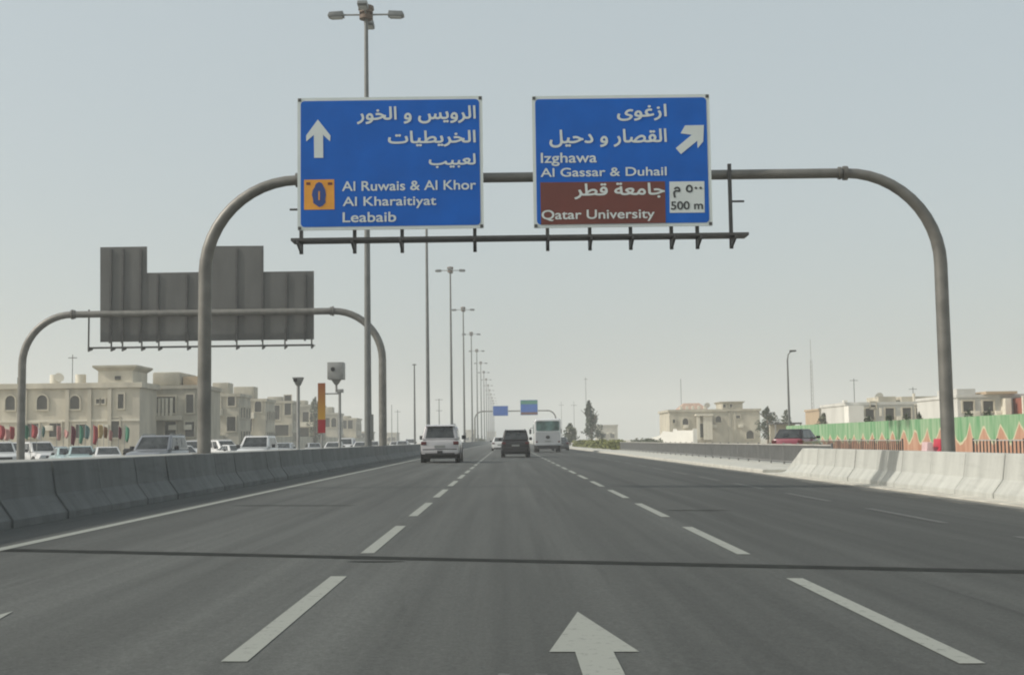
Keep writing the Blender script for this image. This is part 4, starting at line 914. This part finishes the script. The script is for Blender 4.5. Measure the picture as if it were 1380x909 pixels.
block(t, 'column', CREAM, lx(1186) - .12, lx(1186) + .12, -.5, -.2, zz(560), zz(549)); block(t, 'column', CREAM, lx(1234) - .12, lx(1234) + .12, .2, .55, h + .256, zz(530))
window(t, front(t, lx(1177), zz(551)), .6, .7)
for px, q in ((1168, 507), (1250, 519)): MB().tube([(lx(px), 5, h), (lx(px), 5, zz(q, px))], .04, 6).build('antenna', DSTEEL, t); MB().bb(lx(px) - .5, lx(px) + .5, 4.97, 5.03, zz(q + 3, px), zz(q + 2.4, px)).build('antenna_bar', DSTEEL, t)
Y = 122.0; h = Zh(531, 1330, Y); t = house('grey flat roofed house with a red brown wing behind the mural', X(1291, Y), X(1400, Y), Y, Y + 12, h - .3, WALL_P, .3, .12)
zz = lambda py, px=1330: Zh(py, px, Y) + .25
lx = lambda px, yy=Y: X(px, yy) - t.location.x
block(t, 'roof_block', WALL_P, lx(1293), lx(1318), .4, 6, h + .255, zz(523)); block(t, 'roof_canopy', WALL_T, lx(1326), lx(1368), -.8, 4, h + .256, zz(527.5))
block(t, 'red_brown_wing', WALL_R, lx(1366), lx(1400), -3, -.004, 0, zz(537)); block(t, 'cream_pier', CREAM, lx(1349), lx(1357), -1.2, -.004, 0, zz(537)); block(t, 'cream_pier', CREAM, lx(1362) - .1, lx(1365), -3.3, -3.01, 0, zz(535))
for px in (1305, 1332): window(t, front(t, lx(px), zz(556)), 1.0, 1.0)
Y = 195.0; h = Zh(550, 1120, Y); t = house('small tan house behind the red car, left of the white and grey house', X(1104, Y), X(1124, Y), Y, Y + 9, h - .3, WALL_T, .3, .15)
window(t, front(t, 0, 1.5), .9, 1.2)
Y = 182.0; h = Zh(547, 1130, Y); t = house('narrow dark grey house next to the small tan house', X(1125.5, Y), X(1141, Y), Y, Y + 9, h - .3, mat('dark render', (.16, .15, .12), .9), .3, .1)
window(t, front(t, 0, 2.5), .8, 1.0)
Y = 165; t = thing('shed', 'low carport with a dark flat roof behind the red car', 'shed', (X(1062, Y), Y, -.2)); w = X(1082, Y) - X(1045, Y)
MB().bb(-w / 2, w / 2, 0, 4, 2.9, 3.1).build('roof', DSTEEL, t); MB().bb(-w / 2 + .1, w / 2 - .1, 3.5, 3.9, 0, 2.899).build('wall', WALL_C, t)
for x in (-w / 2 + .15, w / 2 - .15): MB().bb(x - .08, x + .08, .1, .3, 0, 2.899).build('post', STEEL2, t)
# far buildings in the haze
for i, (a, b, q, Y, lb) in enumerate(((806, 832, 574, 420, 'pale hazy building right of the tall dark tree'), (626, 640, 580, 640, 'tiny hazy block left of the far gantry'), (520, 534, 584, 520, 'tiny tan block between the far gantry post and the pearl white SUV'),
        (655, 668, 582, 900, 'tiny hazy block at the vanishing point of the road'), (766, 776, 577, 700, 'tiny hazy block right of the white bus'))):
    t = house(lb, X(a, Y), X(b, Y), Y, Y + 15, Zh(q, (a + b) / 2, Y), WALL_A if i % 2 else WALL_G, .5, .2, name='building', cat='building')
    window(t, front(t, -.22 * t['w'], 1.5), 1.4, 1.6); window(t, front(t, .22 * t['w'], 1.5), 1.4, 1.6)

# the painted wall
k = MB(); k.bb(-.12, .12, 0, 62, 0, 1.98); o = k.build('mural_wall', mural_mat()); o.location = (22.3, 38, -.05)
tag(o, 'long garden wall painted with green bands over orange peaks behind the gantry post', 'wall')
# red plastic block
p = at(1262, 600, 57); t = thing('road_block', 'red and pale plastic road block left of the gantry post before the mural', 'road block', (19.7, 57, -.05))
k = MB(); P = [(-.42, 0), (.42, 0), (.38, .25), (.16, .5), (.12, .95), (-.12, .95), (-.16, .5), (-.38, .25)]; k.prism(P, lambda u, v, w: (u, w, v), -.02, .9); k.build('red_half', REDPL, t, bevel=.03)
k = MB(); k.prism(P, lambda u, v, w: (u - .55, w, v * .85), .1, .85); k.build('pale_half', PINKW, t, bevel=.03)  # pale half carries the painted pink highlight

# ------------------------------------------------------------------ poles and lamps
p = at(1064, 575, 100); zt = Zh(473, 1063, 100)
t = thing('street_lamp', 'slender single arm street lamp behind the red car', 'street lamp', (p.x, 100, -.1)); hh = zt + .1
MB().tube([(0, 0, 0), (0, 0, hh * .5), (0, 0, hh - .7), (.08, 0, hh - .25), (.3, 0, hh - .02)], [.10, .085, .06, .05, .045], 12).build('pole', MAST, t, smooth=True)
MB().hexa([(.2, -.15, hh - .09), (.72, -.12, hh - .03), (.72, .12, hh - .03), (.2, .15, hh - .09)], [(.2, -.13, hh + .08), (.70, -.1, hh + .09), (.70, .1, hh + .09), (.2, .13, hh + .08)]).build('lamp_head', DSTEEL, t, bevel=.02)
def pole(name, label, px, py, Y, r, cat, bar=()):
    p = at(px, 580, Y); hh = Zh(py, px, Y) + .25; t = thing(name, label, cat, (p.x, Y, -.25))
    MB().tube([(0, 0, 0), (0, 0, hh)], [r, r * .6], 8).build('pole', MAST, t, smooth=True)
    for f, l in bar: MB().bb(-l, l, -.04, .04, hh * f - .06, hh * f + .06).build('crossbar', MAST, t)
pole('pole', 'plain thin pole left of the second lighting mast', 559, 490, 150, .13, 'pole', [(.99, .25)])
pole('utility_pole', 'small distant pole with crossbar between the second and third lighting masts', 592, 537, 330, .16, 'pole', [(.98, 1.0), (.75, .8)])
pole('antenna_mast', 'thin tall antenna mast behind the dark tree', 790.5, 508, 360, .10, 'mast', [(.97, .5)])
pole('utility_pole', 'hazy pole between the white bus and the dark tree', 774, 540, 420, .09, 'pole', [(.9, 1.0)])
pole('utility_pole', 'hazy pole just right of the white bus', 757, 541, 480, .10, 'pole', [(.92, 1.0)])
pole('pole', 'tall pale pole rising above the left villas', 528, 545, 400, .14, 'pole')
pole('utility_pole', 'faint pole behind the opposite carriageway right of the far gantry post', 536, 552, 380, .14, 'pole', [(.95, .9)])
Y = 260; p = at(1096, 580, Y); hh = Zh(457, 1096, Y) + .25
t = thing('antenna_mast', 'tall thin lattice mast between the street lamp and the white house', 'mast', (p.x, Y, -.25))
k = MB()
for a in (0, 120, 240): k.tube([(.35 * math.cos(R(a)), .35 * math.sin(R(a)), 0), (.22 * math.cos(R(a)), .22 * math.sin(R(a)), hh * .8)], .035, 6)
k.tube([(0, 0, hh * .8), (0, 0, hh)], .05, 6); k.build('mast_leg', STEEL2, t)
k = MB()
for i in range(20):
    z = hh * .8 * i / 20; r_ = .35 - .13 * i / 20; z2_ = hh * .8 * (i + 1) / 20
    for a in (0, 120, 240): k.tube([(r_ * math.cos(R(a)), r_ * math.sin(R(a)), z), (r_ * math.cos(R(a + 120)), r_ * math.sin(R(a + 120)), z2_)], .02, 5)
k.build('lattice', STEEL2, t)

# ------------------------------------------------------------------ trees and hedges
def leaves(k, c, rad, n, s):
    for _ in range(n):
        while True:
            u = Vector((rnd.uniform(-1, 1), rnd.uniform(-1, 1), rnd.uniform(-1, 1)))
            if .15 < u.length < 1: break
        p = Vector(c) + Vector((u.x * rad[0], u.y * rad[1], u.z * rad[2])); nrm = Vector((rnd.gauss(0, 1), rnd.gauss(0, 1), rnd.gauss(.4, 1))).normalized(); a = nrm.orthogonal().normalized(); b = nrm.cross(a)
        g_ = rnd.uniform(0, 6.28); a, b = a * math.cos(g_) + b * math.sin(g_), b * math.cos(g_) - a * math.sin(g_); q = s * rnd.uniform(.6, 1.3)
        k.add([p - a * q, p - b * q * .5, p + a * q, p + b * q * .5], [(0, 1, 2, 3)])
def tree(label, px, py_top, Y, w, m, form='round', z0=-.25, trunk_h=.2, n=900, s=.22):
    p = at(px, 585, Y); hh = Zh(py_top, px, Y) - z0; t = thing('tree', label, 'tree', (p.x, Y, z0)); k = MB()
    k.tube([(0, 0, 0), (.05, 0, hh * .3), (-.05, .05, hh * .6), (0, 0, hh * .85)], [.035 * hh, .028 * hh, .018 * hh, .006 * hh], 9)
    for i in range(7):
        a = rnd.uniform(0, 6.28); z = hh * rnd.uniform(.25, .7); l = w * rnd.uniform(.25, .45); k.tube([(0, 0, z), (l * .5 * math.cos(a), l * .5 * math.sin(a), z + l * .35), (l * math.cos(a), l * math.sin(a), z + l * .9)], [.014 * hh, .01 * hh, .004 * hh], 6)
    k.build('trunk', BARK, t, smooth=True); k = MB(); nc = 16
    for i in range(nc):
        f = (i + .5) / nc; z = hh * (trunk_h + (1 - trunk_h) * f); 
        if form == 'cone': wr = w / 2 * min(1.0, 1.25 * (1.06 - f) ** .8) * (.85 + .2 * math.sin(f * 11)); off = .24 * w * (.62 - f)
        else: wr = w / 2 * math.sqrt(max(.05, 1 - (2 * f - .85) ** 2)); off = 0
        for j in range(3):
            a = rnd.uniform(0, 6.28); q = wr * rnd.uniform(.3, .65)
            leaves(k, (off + q * math.cos(a), q * math.sin(a), z), (wr * .45, wr * .45, hh * .075), n // (nc * 3), s)
    k.build('crown', m, t)
tree('tall dark tapering tree right of the bus', 797, 542, 250, 4.8, LEAF, 'cone', trunk_h=.2, n=2000, s=.26)
tree('low dark bushy tree right beside the bus', 768, 571, 230, 3.4, LEAF2, n=900, s=.22)
tree('round dark tree at the right end of the villa with roof pavilions', 1035, 550, 200, 4.2, LEAF, n=1300, s=.22)
tree('small dark tree above the carport', 1060, 553, 210, 2.6, LEAF2, n=600, s=.2)
tree('dark shrub tree behind the mural left of the white and grey house', 1112, 558, 160, 2.8, LEAF2, n=700, s=.2)
tree('dim tree behind the orange panel among the villas', 424, 536, 258, 3.4, LEAF2, n=800, s=.24)
for px, lb in ((1171, 'small dark shrub on top of the mural, leftmost of four'), (1199, 'second dark shrub from the left above the mural'), (1222, 'third dark shrub from the left above the mural'), (1240, 'dark shrub above the mural just left of the gantry post'), (1307, 'dark shrub above the mural just right of the gantry post'), (1333, 'dark shrub above the mural at the right')):
    tree(lb, px, 560 - (px - 1200) * .06, 100, 1.3, LEAF, trunk_h=.45, n=260, s=.13)
def hedge(label, x0, x1, y0, y1, h, m, n, s, z=0.0):
    t = thing('hedge', label, 'hedge', ((x0 + x1) / 2, (y0 + y1) / 2, z)); k = MB()
    for _ in range(n // 12):
        leaves(k, (rnd.uniform(x0, x1) - t.location.x, rnd.uniform(y0, y1) - t.location.y, h * (.12 + .72 * rnd.random())), (.35, .5, h * .22), 12, s)
    k.build('foliage', m, t); k = MB()
    for i in range(12):
        y = y0 + (y1 - y0) * (i + .5) / 12 - t.location.y; k.tube([(0, y, 0), (.05, y + .1, h * .7)], [.05, .02], 6)
    k.build('stem', BARK, t)
hedge('long yellow green hedge between the bus and the grey railing', 10.6, 12.4, 126, 200, 1.0, LEAF3, 5200, .2)
hedge('distant dull green hedge on the median beyond the third lighting mast', -8.2, -6.6, 330, 420, 1.5, LEAF2, 1800, .3, .2)
hedge('dark bush line behind the railing, left of the white garden wall', 19.6, 22, 176, 200, 1.4, LEAF2, 1500, .2, -.25)

# ------------------------------------------------------------------ the dusty air
k = MB(); k.bb(-2050, 2050, -1950, 2050, -1.4, 60); hz = k.build('haze', []); hm = bpy.data.materials.new('haze'); hm.use_nodes = True; n = hm.node_tree; n.nodes.remove(n.nodes['Principled BSDF'])
pv = n.nodes.new('ShaderNodeVolumePrincipled'); pv.inputs['Color'].default_value = (.97, .98, .97, 1); pv.inputs['Density'].default_value = 0.0009; pv.inputs['Anisotropy'].default_value = 0.2
n.links.new(pv.outputs[0], n.nodes['Material Output'].inputs['Volume']); hz.data.materials.clear(); hz.data.materials.append(hm)
tag(hz, kind='stuff')
